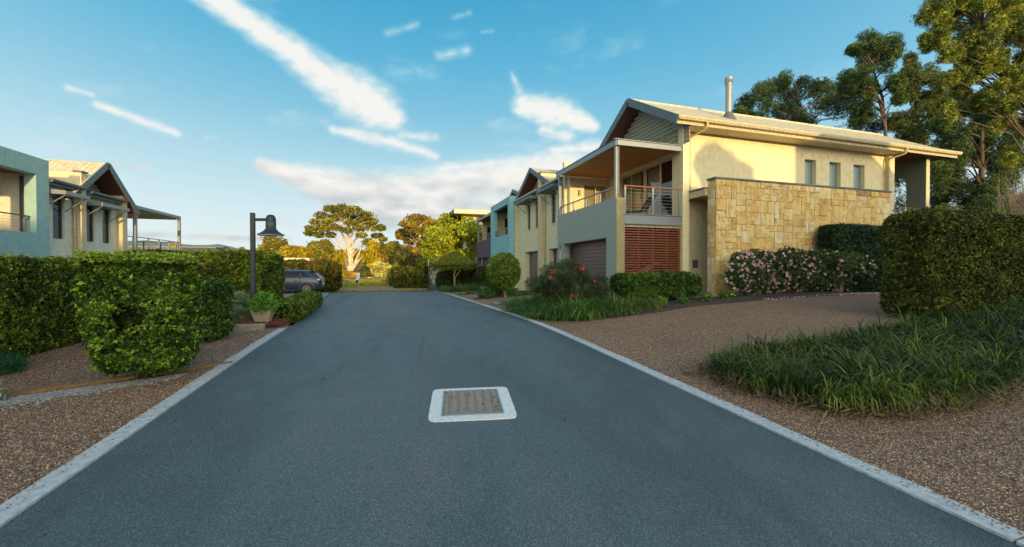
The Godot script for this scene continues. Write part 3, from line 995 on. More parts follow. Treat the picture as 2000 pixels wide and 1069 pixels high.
func make_houses() -> void:
	house_near()
	stone_wall()
	house_cream()
	house_teal()
	house_purple()
	houses_left()
	house_behind()

func house_near() -> void:
	var h := thing("house", "cream gabled townhouse with grey-green balcony parapet, slatted timber screen and flue", "house", on(10.6, 13.0))
	var lo := 0.1
	# parapet wall towards the road, with the garage opening
	var st := mb()
	wall(st, "s", 7.8, 8.14, 12.8, 18.1, lo, 4.18, [[13.5, 17.4, lo, 2.78]])
	put(st, "parapet_wall", M.grey_green, h)
	pb(h, "parapet_end", M.olive, 7.803, 8.137, lo, 4.178, 12.78, 12.82, 0.004)
	garage_door(h, 8.3, 13.3, 17.6, 0.35, 2.9, 0.16)
	pb(h, "garage_ceiling", M.olive, 8.15, 8.5, 2.82, 2.9, 13.4, 17.5)
	# carport and rooms behind, closed to the light
	pb(h, "floor_slab", M.concrete, 8.15, 22.2, 0.2, 0.44, 12.9, 18.4)
	pb(h, "deck", M.timber_lining, 8.15, 10.6, 3.42, 3.56, 12.92, 18.1)
	pb(h, "steel_channel", M.galvanised, 8.15, 10.6, 3.27, 3.58, 12.80, 12.88, 0.004)
	pb(h, "channel_flange", M.galvanised, 8.15, 10.6, 3.582, 3.612, 12.76, 12.88, 0.003)
	pb(h, "channel_flange", M.galvanised, 8.15, 10.6, 3.238, 3.268, 12.76, 12.88, 0.003)
	pb(h, "screen_head", M.trim_cream, 8.15, 10.6, 3.14, 3.236, 12.86, 12.92)
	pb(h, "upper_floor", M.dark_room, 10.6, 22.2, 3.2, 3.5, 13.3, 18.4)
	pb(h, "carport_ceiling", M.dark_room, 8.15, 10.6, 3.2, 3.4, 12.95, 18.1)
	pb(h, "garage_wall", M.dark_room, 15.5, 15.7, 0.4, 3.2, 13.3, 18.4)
	pb(h, "rear_wall", M.cream, 8.3, 22.4, 0.1, 6.9, 18.4, 18.6)
	pb(h, "ceiling", M.room, 10.62, 22.4, 6.75, 6.9, 13.28, 18.4)
	pb(h, "end_wall", M.cream, 22.18, 22.4, 0.1, 6.9, 13.28, 18.4)
	# timber slats
	for i in 29:
		var y := 0.42 + i * 0.0935
		pb(h, "slat", M.timber_red, 8.15, 10.59, y, y + 0.056, 12.845, 12.868, 0.004)
	for x in [8.17, 8.78, 9.4, 10.0, 10.54]:
		pb(h, "slat_post", M.timber_red, x - 0.025, x + 0.025, 0.4, 3.13, 12.87, 12.93)
	# walls
	st = mb()
	wall(st, "x", 13.0, 13.28, 10.88, 22.4, lo, 6.95, [[17.1, 17.76, 4.6, 6.33], [18.55, 19.25, 4.6, 6.33], [20.04, 20.76, 4.6, 6.33]])
	put(st, "side_wall", M.cream, h)
	for x in [17.1, 18.55, 20.04]:
		window_x(h, 13.2, x + 0.003, x + 0.66 + (0.04 if x > 18 else 0.0), 4.61, 6.32, M.frame_grey, M.frosted)
		pb(h, "room", M.curtain, x - 0.1, x + 0.8, 4.5, 6.4, 13.5, 13.52)
	for x in [16.95, 17.5, 18.45, 19.0, 19.95, 20.5]:
		pb(h, "weep_vent", M.dark_room, x, x + 0.02, 6.47, 6.55, 12.994, 13.0, 0.001)
	st = mb()
	wall(st, "s", 10.62, 10.88, 12.74, 18.4, 3.5, 6.95, [[13.36, 17.12, 3.5, 6.0]])
	put(st, "front_wall", M.cream, h)
	pb(h, "corner_pier", M.cream, 10.6, 10.886, 0.1, 6.952, 12.72, 12.998, 0.004)
	pb(h, "corner_column", M.tan, 22.1, 22.5, 0.4, 6.95, 12.85, 13.3)
	# sliding doors to the balcony
	var dd := [13.36, 14.2, 15.25, 16.25, 17.12]
	for i in 4:
		window_s(h, 10.7 + 0.06 * (i % 2), dd[i], dd[i + 1], 3.58, 5.98, -1, M.frame_cream, M.pane, false)
	st = mb()
	for i in 84:   # a curtain in folds behind the doors
		var s := 14.55 + i * 0.03
		if i > 26 and i < 46: continue
		var x := 10.98 + 0.03 * sin(i * 1.1)
		var xx := 10.98 + 0.03 * sin((i + 1) * 1.1)
		poly(st, [Vector3(x, 3.6, -s), Vector3(xx, 3.6, -s - 0.03), Vector3(xx, 5.95, -s - 0.03), Vector3(x, 5.95, -s)], Vector3(12, 4.5, -s))
	put(st, "curtain", M.curtain, h)
	pb(h, "room_back", M.room, 12.6, 12.7, 3.5, 6.8, 13.3, 18.4)
	# the far wall of the balcony: lamp, curtained door
	st = mb()
	wall(st, "x", 18.1, 18.38, 8.45, 10.62, 3.5, 6.05, [[9.23, 10.5, 3.56, 5.8]])
	put(st, "balcony_wall", M.cream, h)
	window_x(h, 18.22, 9.23, 9.92, 3.56, 5.8, M.frame_cream, M.pane)
	window_x(h, 18.22, 9.88, 10.5, 3.56, 5.8, M.frame_cream, M.pane)
	st = mb()
	for i in 26:
		var x := 9.26 + i * 0.026
		poly(st, [Vector3(x, 3.6, -18.30 - 0.025 * sin(i * 1.2)), Vector3(x + 0.026, 3.6, -18.30 - 0.025 * sin((i + 1) * 1.2)), Vector3(x + 0.026, 5.76, -18.30 - 0.025 * sin((i + 1) * 1.2)), Vector3(x, 5.76, -18.30 - 0.025 * sin(i * 1.2))], Vector3(9, 4, -20))
	put(st, "curtain", M.curtain, h)
	wall_light(h, Vector3(8.94, 5.35, -18.1), Vector3(0, 0, 1))
	wall_light(h, Vector3(7.8, 2.72, -17.75), Vector3(-1, 0, 0))
	# pergola over the balcony
	for s in [12.93, 18.0]:
		var p := pb(h, "post", M.galvanised, 7.82, 7.84, 4.18, 6.26, s - 0.06, s + 0.06, 0.002)
		pb(p, "flange", M.galvanised, 7.842, 7.93, 4.18, 6.04, s - 0.008, s + 0.008, 0.002)
		pb(p, "flange", M.galvanised, 7.932, 7.952, 4.18, 6.04, s - 0.06, s + 0.06, 0.002)
	pb(h, "pergola_beam", M.galvanised, 7.78, 7.818, 6.05, 6.25, 12.82, 18.25)
	pb(h, "pergola_beam", M.galvanised, 7.842, 10.6, 6.06, 6.25, 12.80, 12.84)
	pb(h, "pergola_flange", M.galvanised, 7.70, 10.6, 6.252, 6.275, 12.76, 12.90, 0.003)
	pb(h, "pergola_roof", M.blue_grey, 7.78, 10.6, 6.277, 6.30, 12.8, 18.3)
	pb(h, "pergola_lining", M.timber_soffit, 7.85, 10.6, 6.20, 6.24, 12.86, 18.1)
	for i in 34:
		var x := 7.88 + i * 0.08
		pb(h, "ceiling_batten", M.timber_lining, x, x + 0.058, 6.14, 6.185, 12.86, 18.08, 0.004)
	for s in [13.6, 14.7, 15.8, 16.9]:
		pb(h, "ceiling_joist", M.galvanised, 7.86, 10.6, 6.186, 6.198, s, s + 0.05, 0.002)
	# balustrades
	railing(h, Vector3(8.14, 3.6, -12.86), Vector3(10.6, 3.6, -12.86), 1.03, 3, 8, M.timber_red)
	railing(h, Vector3(7.97, 4.18, -12.95), Vector3(7.97, 4.18, -18.0), 0.44, 5, 3, M.galvanised)
	# roof
	slope(h, 9.94, 25.9, Vector2(12.26, 7.12), Vector2(15.4, 8.95), M.roof, 0.004)
	slope(h, 9.94, 25.9, Vector2(18.55, 7.12), Vector2(15.4, 8.95), M.roof)
	ptube(h, "ridge_cap", M.roof, [Vector3(9.92, 8.95, -15.4), Vector3(25.92, 8.95, -15.4)], [0.07, 0.07], 8)
	pbar(h, "barge_board", M.blue_grey, Vector3(9.92, 6.99, -12.2), Vector3(9.92, 8.87, -15.4), 0.04, 0.30)
	pbar(h, "barge_board", M.blue_grey, Vector3(9.92, 6.99, -18.6), Vector3(9.92, 8.87, -15.4), 0.04, 0.30)
	st = mb()
	for e in [12.36, 18.44]: hexa(st, [Vector3(9.96, 6.96, -e), Vector3(10.66, 6.96, -e), Vector3(10.66, 8.75, -15.4), Vector3(9.96, 8.75, -15.4), Vector3(9.96, 7.02, -e), Vector3(10.66, 7.02, -e), Vector3(10.66, 8.81, -15.4), Vector3(9.96, 8.81, -15.4)])
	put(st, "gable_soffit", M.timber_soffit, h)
	st = mb()
	poly(st, [Vector3(10.75, 6.9, -12.5), Vector3(10.75, 6.9, -18.3), Vector3(10.75, 8.75, -15.4)], Vector3(20, 7, -15.4))
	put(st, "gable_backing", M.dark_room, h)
	gable_boards(h, 10.62, 10.66, 12.42, 18.38, 15.4, 6.98, 8.76, 6.32, 0.163)
	pb(h, "fascia", M.trim_cream, 9.96, 25.9, 6.88, 7.08, 12.29, 12.32)
	st = mb()
	bx(st, 9.96, 25.9, 7.0, 7.012, 12.15, 12.285)
	bx(st, 9.96, 25.9, 7.013, 7.10, 12.14, 12.152)
	put(st, "gutter_floor", M.gutter, h)
	ptube(h, "gutter", M.gutter, [Vector3(9.92, 7.09, -12.19), Vector3(25.92, 7.09, -12.19)], [0.075, 0.075], 12)
	pb(h, "eave_soffit", M.trim_cream, 10.66, 22.4, 6.90, 6.93, 12.33, 12.99)
	pb(h, "deck_soffit", M.timber_soffit, 22.5, 25.85, 6.95, 6.98, 12.33, 18.4)
	downpipe(h, M.gutter, Vector3(11.22, 7.03, -12.19), 13.0, 4.4)
	downpipe(h, M.gutter, Vector3(22.15, 7.03, -12.19), 12.85, 4.2)
	# flue
	var fl := ptube(h, "flue", M.galvanised, [Vector3(13.8, 7.7, -13.8), Vector3(13.8, 9.45, -13.8)], [0.125, 0.125], 14)
	ptube(fl, "flue_cowl", M.galvanised, [Vector3(13.8, 9.4, -13.8), Vector3(13.8, 9.52, -13.8), Vector3(13.8, 9.53, -13.8), Vector3(13.8, 9.70, -13.8)], [0.14, 0.14, 0.165, 0.165], 14)
	st = mb()
	lathe(st, [Vector2(0.36, 7.78), Vector2(0.2, 8.12), Vector2(0.13, 8.25)], Vector3(13.8, 0, -13.8), 16)
	put(st, "flue_flashing", M.capping, fl)
	# entry canopy between house and stone wall
	pb(h, "canopy", M.trim_cream, 10.9, 20, 4.26, 4.5, 11.95, 12.99)
	pb(h, "canopy_cap", M.capping, 10.86, 20, 4.502, 4.56, 11.95, 12.995)
	pb(h, "letterbox", M.steel_dark, 11.28, 11.52, 1.65, 1.97, 12.97, 13.0)
	# the rear deck
	st = mb()
	wall(st, "s", 24.6, 24.85, 12.8, 18.4, 0.3, 6.93, [[13.55, 17.6, 3.5, 6.28]])
	put(st, "deck_wall", M.dark_blade, h)
	pb(h, "deck_wall_end", M.trim_cream, 24.603, 24.847, 0.3, 6.928, 12.775, 12.805, 0.004)
	pb(h, "rear_deck", M.timber_lining, 22.4, 24.6, 3.3, 3.5, 12.9, 18.4)
	railing(h, Vector3(22.5, 3.5, -12.95), Vector3(24.6, 3.5, -12.95), 1.0, 2, 5, M.timber_red)
	pb(h, "deck_base", M.concrete, 22.4, 24.6, 2.6, 3.29, 12.9, 13.1)
	# deck chair on the balcony
	lounger()

func lounger() -> void:
	var base := Vector3(9.6, 3.56, -14.3)
	var o := thing("deck_chair", "dark sling reclining chair with timber arms on the cream house's balcony", "chair", base)
	var P := func(x, y, z): return base + Vector3(x, y, z)
	for s in [-0.3, 0.3]:
		ptube(o, "frame", M.steel_dark, [P.call(-0.75, 0.02, s), P.call(-0.35, 0.36, s), P.call(0.35, 0.40, s), P.call(0.85, 1.1, s)], [0.016, 0.016, 0.016, 0.016], 8)
		ptube(o, "leg", M.steel_dark, [P.call(-0.2, 0.36, s), P.call(0.55, 0.0, s)], [0.016, 0.016], 8)
		ptube(o, "leg", M.steel_dark, [P.call(0.3, 0.6, s), P.call(-0.1, 0.0, s)], [0.016, 0.016], 8)
		pb(o, "arm_rest", M.timber_red, base.x - 0.3, base.x + 0.42, base.y + 0.6, base.y + 0.63, -base.z - s - 0.03, -base.z - s + 0.03)
	var st := mb()
	hexa(st, [P.call(-0.72, 0.33, -0.28), P.call(0.36, 0.37, -0.28), P.call(0.36, 0.37, 0.28), P.call(-0.72, 0.33, 0.28), P.call(-0.72, 0.35, -0.28), P.call(0.36, 0.39, -0.28), P.call(0.36, 0.39, 0.28), P.call(-0.72, 0.35, 0.28)])
	put(st, "seat", M.sling, o)
	st = mb()
	hexa(st, [P.call(0.36, 0.40, -0.28), P.call(0.38, 0.40, -0.28), P.call(0.38, 0.40, 0.28), P.call(0.36, 0.40, 0.28), P.call(0.84, 1.08, -0.28), P.call(0.86, 1.08, -0.28), P.call(0.86, 1.08, 0.28), P.call(0.84, 1.08, 0.28)])
	put(st, "backrest", M.sling, o)

# random ashlar of sandstone: pieces of one to six cells
func ashlar(parent: Node3D, u0: float, v0: float, nu: int, nv: int, cell: float, place: Callable, stain: Callable) -> void:
	var taken := {}
	var kinds := [[2, 2], [2, 1], [1, 2], [2, 2], [3, 2], [2, 2], [1, 1], [2, 2], [2, 1], [3, 2], [2, 3]]
	for j in nv:
		for i in nu:
			if taken.has([i, j]): continue
			var k: Array = kinds[rng.randi() % kinds.size()]
			var w: int = mini(k[0], nu - i)
			var h: int = mini(k[1], nv - j)
			for a in w:
				if taken.has([i + a, j]):
					w = a
					break
			for b in h:
				for a in w: taken[[i + a, j + b]] = true
			place.call(parent, u0 + i * cell, u0 + (i + w) * cell, v0 + j * cell, v0 + (j + h) * cell, stain)

func stone_wall() -> void:
	var w := thing("stone_wall", "tall wall of squared yellow sandstone blocks with a dark metal capping", "wall", on(15.5, 11.75))
	pb(w, "core", M.mortar, 11.08, 20.02, 0.2, 4.76, 11.62, 11.90)
	pb(w, "capping", M.capping, 10.98, 20.08, 4.79, 4.86, 11.54, 11.97)
	var shade := noise(0.5, 3, 121)
	var stained := func(u: float, v: float) -> bool: return u > 15.8 and u < 18.8 and v > 3.0 and shade.get_noise_2d(u * 1.2, v) + rng.randf_range(-0.25, 0.25) > 0.12
	var front := func(p: Node3D, a: float, b: float, c: float, d: float, stain: Callable) -> void:
		var m: Material = M.stone_stained if stain.call(a, c) else M["stone_%d" % [0, 1, 1, 0, 2, 3, 1, 3, 0, 4, 5, 1, 2, 5, 6, 0][rng.randi() % 16]]
		var proud := rng.randf_range(0.0, 0.022)
		pb(p, "stone", m, a + 0.005, b - 0.005, c + 0.005, d - 0.005, 11.58 - proud, 11.63, 0.007)
	ashlar(w, 11.04, 0.3, 40, 20, 0.2245, front, stained)
	var side := func(p: Node3D, a: float, b: float, c: float, d: float, _s: Callable) -> void:
		pb(p, "stone", M["stone_%d" % [3, 4, 5, 3, 1, 4][rng.randi() % 6]], 11.035 - rng.randf_range(0, 0.01), 11.09, c + 0.004, d - 0.004, a + 0.004, b - 0.004, 0.007)
	ashlar(w, 11.64, 0.3, 2, 28, 0.16, side, stained)

# a body that closes a house behind its front
func house_body(h: Node3D, m: Material, x0: float, x1: float, y0: float, y1: float, s0: float, s1: float) -> void:
	pb(h, "body", m, x0, x1, y0, y1, s0, s1)

func house_cream() -> void:
	var h := thing("house", "cream townhouse with two grey awnings and a blue-edged gable, between the parapets", "house", on(8.5, 22.4))
	var st := mb()
	wall(st, "s", 8.5, 8.8, 18.62, 26.4, 0.0, 6.15, [[19.95, 20.6, 4.08, 5.7], [22.56, 23.12, 4.08, 5.7], [24.0, 24.6, 4.08, 5.7], [18.65, 20.9, 0.0, 2.72], [22.55, 25.0, 0.0, 2.7]])
	put(st, "front_wall", M.cream, h)
	for w in [[19.95, 20.6], [22.56, 23.12], [24.0, 24.6]]:
		window_s(h, 8.60, w[0] + 0.002, w[1] - 0.002, 4.09, 5.69, -1, M.window_frame, M.dark_glass)
		pb(h, "sill", M.cream, 8.47, 8.56, 4.02, 4.078, w[0] - 0.03, w[1] + 0.03)
	garage_door(h, 8.82, 18.7, 20.85, 0.2, 2.8, 0.16)
	garage_door(h, 8.82, 22.5, 25.05, 0.1, 2.8, 0.16)
	pb(h, "party_wall", M.tan, 8.28, 15.5, 0.0, 7.1, 21.6, 22.1)
	pb(h, "wall_capping", M.capping, 8.24, 15.5, 7.102, 7.16, 21.55, 22.15)
	pb(h, "end_pier", M.tan, 8.28, 12, 0.0, 6.35, 26.42, 26.75)
	ptube(h, "downpipe", M.gutter, [Vector3(8.43, 6.0, -21.35), Vector3(8.43, 0.2, -21.35)], [0.05, 0.05], 10)
	awning(h, 8.5, 7.75, 5.72, 18.7, 20.95)
	awning(h, 8.5, 7.75, 5.72, 22.2, 24.9)
	house_body(h, M.cream, 8.95, 16, 0.0, 6.1, 18.65, 26.4)
	# lean-to edge with gutters, then the gable
	for k in [[18.65, 21.58], [22.12, 26.4]]:
		st = mb()
		hexa(st, [Vector3(8.2, 6.2, -k[0]), Vector3(10.6, 6.2, -k[0]), Vector3(10.6, 6.2, -k[1]), Vector3(8.2, 6.2, -k[1]), Vector3(8.2, 6.24, -k[0]), Vector3(10.6, 7.0, -k[0]), Vector3(10.6, 7.0, -k[1]), Vector3(8.2, 6.24, -k[1])])
		put(st, "lean_to_roof", M.roof, h)
		ptube(h, "gutter", M.gutter, [Vector3(8.17, 6.2, -k[0]), Vector3(8.17, 6.2, -k[1])], [0.07, 0.07], 8)
	slope(h, 8.25, 16, Vector2(20.3, 6.3), Vector2(23.3, 7.75), M.roof)
	slope(h, 8.25, 16, Vector2(26.2, 6.3), Vector2(23.3, 7.75), M.roof)
	for s in [20.25, 26.25]:
		pbar(h, "barge_board", M.blue_grey, Vector3(8.22, 6.2, -s), Vector3(8.22, 7.66, -23.3), 0.04, 0.26)
	st = mb()
	for e in [20.4, 26.1]: hexa(st, [Vector3(8.27, 6.2, -e), Vector3(9.0, 6.2, -e), Vector3(9.0, 7.6, -23.3), Vector3(8.27, 7.6, -23.3), Vector3(8.27, 6.24, -e), Vector3(9.0, 6.24, -e), Vector3(9.0, 7.64, -23.3), Vector3(8.27, 7.64, -23.3)])
	put(st, "gable_soffit", M.timber_soffit, h)
	gable_boards(h, 8.95, 8.98, 20.5, 26.0, 23.3, 6.2, 7.6, 6.25, 0.163)

func house_teal() -> void:
	var h := thing("house", "teal-fronted townhouse with a framed balcony opening, right of the road", "house", on(7.9, 29.2))
	var st := mb()
	wall(st, "s", 7.9, 8.22, 26.5, 31.95, -0.2, 6.62, [[27.05, 31.05, 4.04, 6.14]])
	put(st, "front_wall", M.teal, h)
	st = mb()
	bx(st, 8.223, 8.75, -0.2, 6.61, 26.52, 26.82)
	put(st, "side_wall", M.teal, h)
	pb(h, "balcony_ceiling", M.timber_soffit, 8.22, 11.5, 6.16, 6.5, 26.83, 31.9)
	pb(h, "balcony_floor", M.timber_lining, 8.22, 11.5, 3.4, 3.55, 26.83, 31.9)
	pb(h, "rear_wall", M.cream, 11.0, 11.2, 3.5, 6.2, 26.8, 31.9)
	pb(h, "balcony_end", M.cream, 8.25, 11.2, 3.5, 6.2, 31.7, 31.9)
	pb(h, "beam", M.trim_cream, 8.8, 11.0, 5.5, 5.7, 26.9, 27.1)
	for i in 3:
		window_s(h, 10.9, 27.4 + i * 1.25, 28.6 + i * 1.25, 3.6, 5.6, -1, M.timber_red, M.dark_glass, false)
	window_x(h, 31.65, 9.0, 10.6, 3.6, 5.7, M.timber_red, M.dark_glass)
	for i in 14:
		pb(h, "slat", M.timber_red, 8.78, 8.9, 0.4 + i * 0.2, 0.53 + i * 0.2, 26.55, 26.75, 0.004)
	house_body(h, M.cream, 11.25, 16, -0.2, 6.2, 26.8, 31.9)
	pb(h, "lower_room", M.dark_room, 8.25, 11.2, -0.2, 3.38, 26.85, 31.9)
	railing(h, Vector3(8.06, 4.04, -27.05), Vector3(8.06, 4.04, -31.05), 0.5, 5, 3, M.galvanised)
	slope(h, 9.2, 16, Vector2(27.2, 6.7), Vector2(30.0, 7.75), M.roof)
	slope(h, 9.2, 16, Vector2(32.6, 6.7), Vector2(30.0, 7.75), M.roof)
	for s in [27.15, 32.65]:
		pbar(h, "barge_board", M.blue_grey, Vector3(9.17, 6.62, -s), Vector3(9.17, 7.68, -30.0), 0.04, 0.24)
	gable_boards(h, 9.5, 9.53, 27.3, 32.5, 30.0, 6.6, 7.6, 6.6, 0.163)

func house_purple() -> void:
	var h := thing("house", "purple-fronted townhouse with steel-posted balcony beside the bright green tree", "house", on(7.9, 34.8))
	var st := mb()
	wall(st, "s", 7.9, 8.22, 32.0, 37.5, -0.4, 4.12, [[32.9, 36.9, -0.4, 2.6]])
	put(st, "parapet_wall", M.purple, h)
	pb(h, "parapet_end", M.purple, 8.223, 10.9, -0.4, 4.11, 32.02, 32.2)
	garage_door(h, 8.4, 32.8, 37.0, -0.3, 2.7, 0.2)
	pb(h, "deck", M.timber_lining, 8.22, 10.9, 3.4, 3.55, 32.25, 37.5)
	pb(h, "rear_wall", M.cream, 10.6, 10.85, 3.5, 6.3, 32.0, 37.5)
	st = mb()
	wall(st, "x", 37.5, 37.75, 8.5, 10.9, -0.3, 6.2, [])
	put(st, "balcony_wall", M.cream, h)
	window_x(h, 37.45, 8.9, 9.5, 3.6, 5.6, M.window_frame, M.dark_glass)
	wall_light(h, Vector3(9.9, 5.2, -37.5), Vector3(0, 0, 1))
	for s in [32.15, 37.3]:
		pb(h, "post", M.galvanised, 7.95, 8.07, 4.12, 6.1, s - 0.06, s + 0.06)
	pb(h, "pergola_beam", M.galvanised, 7.85, 7.9, 6.0, 6.2, 32.0, 37.5)
	pb(h, "pergola_roof", M.galvanised, 7.91, 10.9, 6.12, 6.25, 32.0, 37.5)
	pb(h, "pergola_lining", M.timber_soffit, 7.95, 10.85, 6.06, 6.11, 32.05, 37.45)
	railing(h, Vector3(8.06, 4.12, -32.2), Vector3(8.06, 4.12, -37.3), 0.5, 6, 3, M.galvanised)
	house_body(h, M.cream, 10.9, 16, -0.4, 6.2, 32.0, 40.0)
	# the taller block at its far end
	var e := thing("house", "far white-walled townhouse with an oversailing flat roof above the bright tree", "house", on(10.5, 42.0))
	pb(e, "upper_wall", M.white_wall, 7.1, 15, -0.3, 6.95, 40.1, 46)
	st = mb()
	hexa(st, [Vector3(6.0, 7.0, -38.9), Vector3(15.5, 7.0, -38.9), Vector3(15.5, 6.97, -46.5), Vector3(6.0, 6.97, -46.5), Vector3(6.0, 7.38, -38.9), Vector3(15.5, 7.38, -38.9), Vector3(15.5, 7.35, -46.5), Vector3(6.0, 7.35, -46.5)])
	put(st, "roof", M.roof, e)
	pb(e, "roof_soffit", M.timber_lining, 6.05, 15.4, 6.955, 6.97, 38.95, 46.4, 0.002)
	pb(e, "roof_edge", M.blue_grey, 5.95, 5.995, 6.98, 7.4, 38.85, 46.5)
	slope(e, 7.3, 10, Vector2(38.4, 5.2), Vector2(40.05, 5.9), M.roof)
	pb(e, "lean_to_soffit", M.timber_lining, 7.3, 10, 5.05, 5.12, 38.4, 40.05)

func houses_left() -> void:
	var h := thing("house", "teal-fronted townhouse with wide balcony opening at the photo's left edge", "house", on(-12.7, 17.0))
	var st := mb()
	wall(st, "s", -13.0, -12.65, 10.0, 20.3, -1.6, 5.8, [[11.0, 19.7, 2.95, 5.16]])
	put(st, "front_wall", M.teal_left, h)
	pb(h, "rear_wall", M.cream_left, -15.5, -15.3, 2.2, 5.6, 10.0, 20.25)
	pb(h, "balcony_end", M.cream_left, -15.3, -13.02, 2.2, 5.6, 20.0, 20.28)
	pb(h, "balcony_ceiling", M.timber_soffit, -15.3, -13.02, 5.2, 5.5, 10.1, 20.0)
	pb(h, "balcony_floor", M.timber_lining, -15.3, -13.02, 2.2, 2.3, 10.1, 20.0)
	pb(h, "roof_slab", M.capping, -19, -13.02, 5.52, 5.7, 10.1, 20.28)
	wall_light(h, Vector3(-15.3, 4.1, -20.6 + 1.2), Vector3(1, 0, 0))
	wall_light(h, Vector3(-13.9, 4.45, -20.0), Vector3(0, 0, 1))
	pb(h, "door_frame", M.window_frame, -13.3, -13.1, 2.3, 5.1, 19.94, 19.99)
	railing(h, Vector3(-12.85, 2.95, -11.0), Vector3(-12.85, 2.95, -19.65), 0.62, 7, 5, M.timber_red)
	house_body(h, M.cream_left, -19, -15.5, -1.6, 5.5, 10.0, 20.28)

	h = thing("house", "cream gabled townhouse with two awnings and a steel-framed balcony, left of road", "house", on(-13.0, 23.0))
	st = mb()
	wall(st, "s", -13.25, -12.98, 20.32, 25.3, -1.8, 5.0, [[21.0, 21.62, 2.84, 4.55], [22.85, 23.45, 2.84, 4.55], [23.95, 24.55, 2.84, 4.55]])
	put(st, "front_wall", M.cream_left, h)
	for w in [[21.0, 21.62], [22.85, 23.45], [23.95, 24.55]]:
		window_s(h, -13.09, w[0] + 0.002, w[1] - 0.002, 2.85, 4.54, 1, M.window_frame, M.dark_glass)
	pb(h, "party_wall", M.tan, -20, -12.72, -1.8, 5.78, 22.15, 22.45)
	pb(h, "wall_capping", M.capping, -13.0, -12.66, 5.782, 5.85, 22.1, 22.5)
	pb(h, "end_pier", M.tan, -14.5, -12.72, -1.8, 5.25, 24.95, 25.35)
	ptube(h, "downpipe", M.gutter, [Vector3(-12.9, 5.0, -22.05), Vector3(-12.9, -1.5, -22.05)], [0.05, 0.05], 10)
	awning(h, -12.98, -12.2, 4.55, 20.4, 21.75)
	awning(h, -12.98, -12.2, 4.42, 22.55, 24.5)
	for k in [[20.32, 22.1, 5.08], [22.5, 24.92, 5.0]]:
		st = mb()
		hexa(st, [Vector3(-15, k[2], -k[0]), Vector3(-12.65, k[2], -k[0]), Vector3(-12.65, k[2], -k[1]), Vector3(-15, k[2], -k[1]), Vector3(-15, k[2] + 0.5, -k[0]), Vector3(-12.65, k[2] + 0.05, -k[0]), Vector3(-12.65, k[2] + 0.05, -k[1]), Vector3(-15, k[2] + 0.5, -k[1])])
		put(st, "lean_to_roof", M.capping, h)
		ptube(h, "gutter", M.capping, [Vector3(-12.6, k[2], -k[0]), Vector3(-12.6, k[2], -k[1])], [0.08, 0.08], 8)
		pb(h, "fascia", M.blue_grey, -12.72, -12.66, k[2] - 0.16, k[2] - 0.01, k[0], k[1])
	slope(h, -20, -12.6, Vector2(21.2, 4.5), Vector2(23.66, 6.58), M.roof)
	slope(h, -20, -12.6, Vector2(26.0, 4.6), Vector2(23.66, 6.58), M.roof)
	for e in [Vector2(22.0, 5.12), Vector2(26.05, 4.5)]:
		pbar(h, "barge_board", M.blue_grey, Vector3(-12.57, e.y - 0.02, -e.x), Vector3(-12.57, 6.5, -23.66), 0.04, 0.26)
	st = mb()
	for e in [Vector2(21.4, 4.5), Vector2(25.95, 4.5)]: hexa(st, [Vector3(-13.6, e.y, -e.x), Vector3(-12.62, e.y, -e.x), Vector3(-12.62, 6.42, -23.66), Vector3(-13.6, 6.42, -23.66), Vector3(-13.6, e.y + 0.04, -e.x), Vector3(-12.62, e.y + 0.04, -e.x), Vector3(-12.62, 6.46, -23.66), Vector3(-13.6, 6.46, -23.66)])
	put(st, "gable_soffit", M.timber_soffit, h)
	gable_boards(h, -13.55, -13.5, 21.5, 25.9, 23.66, 4.5, 6.42, 4.6, 0.15)
	house_body(h, M.cream_left, -20, -13.6, -1.8, 4.9, 20.35, 25.3)
	# the balcony at its end
	pb(h, "deck", M.timber_lining, -16.5, -12.7, 2.05, 2.25, 25.4, 30.8)
	pb(h, "balcony_wall", M.cream_left, -16.8, -16.5, -1.8, 4.8, 25.4, 30.8)
	for s in [26.05, 30.7]:
		pb(h, "post", M.galvanised, -12.82, -12.68, -1.5, 4.96, s - 0.07, s + 0.07)
	pb(h, "pergola_beam", M.galvanised, -12.83, -12.67, 4.78, 4.95, 26.13, 30.62)
	pb(h, "pergola_beam", M.galvanised, -14.2, -12.83, 4.78, 4.95, 25.98, 26.1)
	pb(h, "pergola_roof", M.tan, -16.5, -12.9, 4.72, 4.9, 26.15, 30.75)
	railing(h, Vector3(-12.75, 2.25, -26.1), Vector3(-12.75, 2.25, -30.6), 1.05, 5, 4, M.galvanised)
	railing(h, Vector3(-13.5, 2.25, -25.5), Vector3(-12.8, 2.25, -26.0), 1.05, 3, 4, M.galvanised)
	railing(h, Vector3(-16.4, 2.25, -30.7), Vector3(-12.8, 2.25, -30.7), 1.05, 5, 4, M.galvanised)

	# low roofs beyond the hedges
	var c := at(350, 500, 46)
	h = thing("carport", "low carport with a flat dark grey roof behind the left hedge", "carport", on(c.x, -c.z))
	pb(h, "roof", M.capping, c.x - 6, c.x + 4.2, 3.45, 3.98, -c.z - 2, -c.z + 4)
	pb(h, "roof_edge", M.galvanised, c.x - 6.1, c.x + 4.3, 3.99, 4.06, -c.z - 2.1, -c.z + 4.1)
	for k in [-5.5, -1.0, 3.6]:
		pb(h, "post", M.steel_dark, c.x + k, c.x + k + 0.2, -1.2, 3.44, -c.z - 1.6, -c.z - 1.4)
	pb(h, "rear_wall", M.dark_room, c.x - 5.8, c.x + 4, -1.2, 3.44, -c.z + 3.5, -c.z + 3.7)
	c = at(565, 515, 62)
	h = thing("shed", "pale garden shed with a flat sunlit roof behind the red-flowering bush", "shed", on(c.x, -c.z))
	pb(h, "roof", M.roof, c.x - 4.2, c.x + 3.0, 2.75, 3.3, -c.z - 1.5, -c.z + 3)
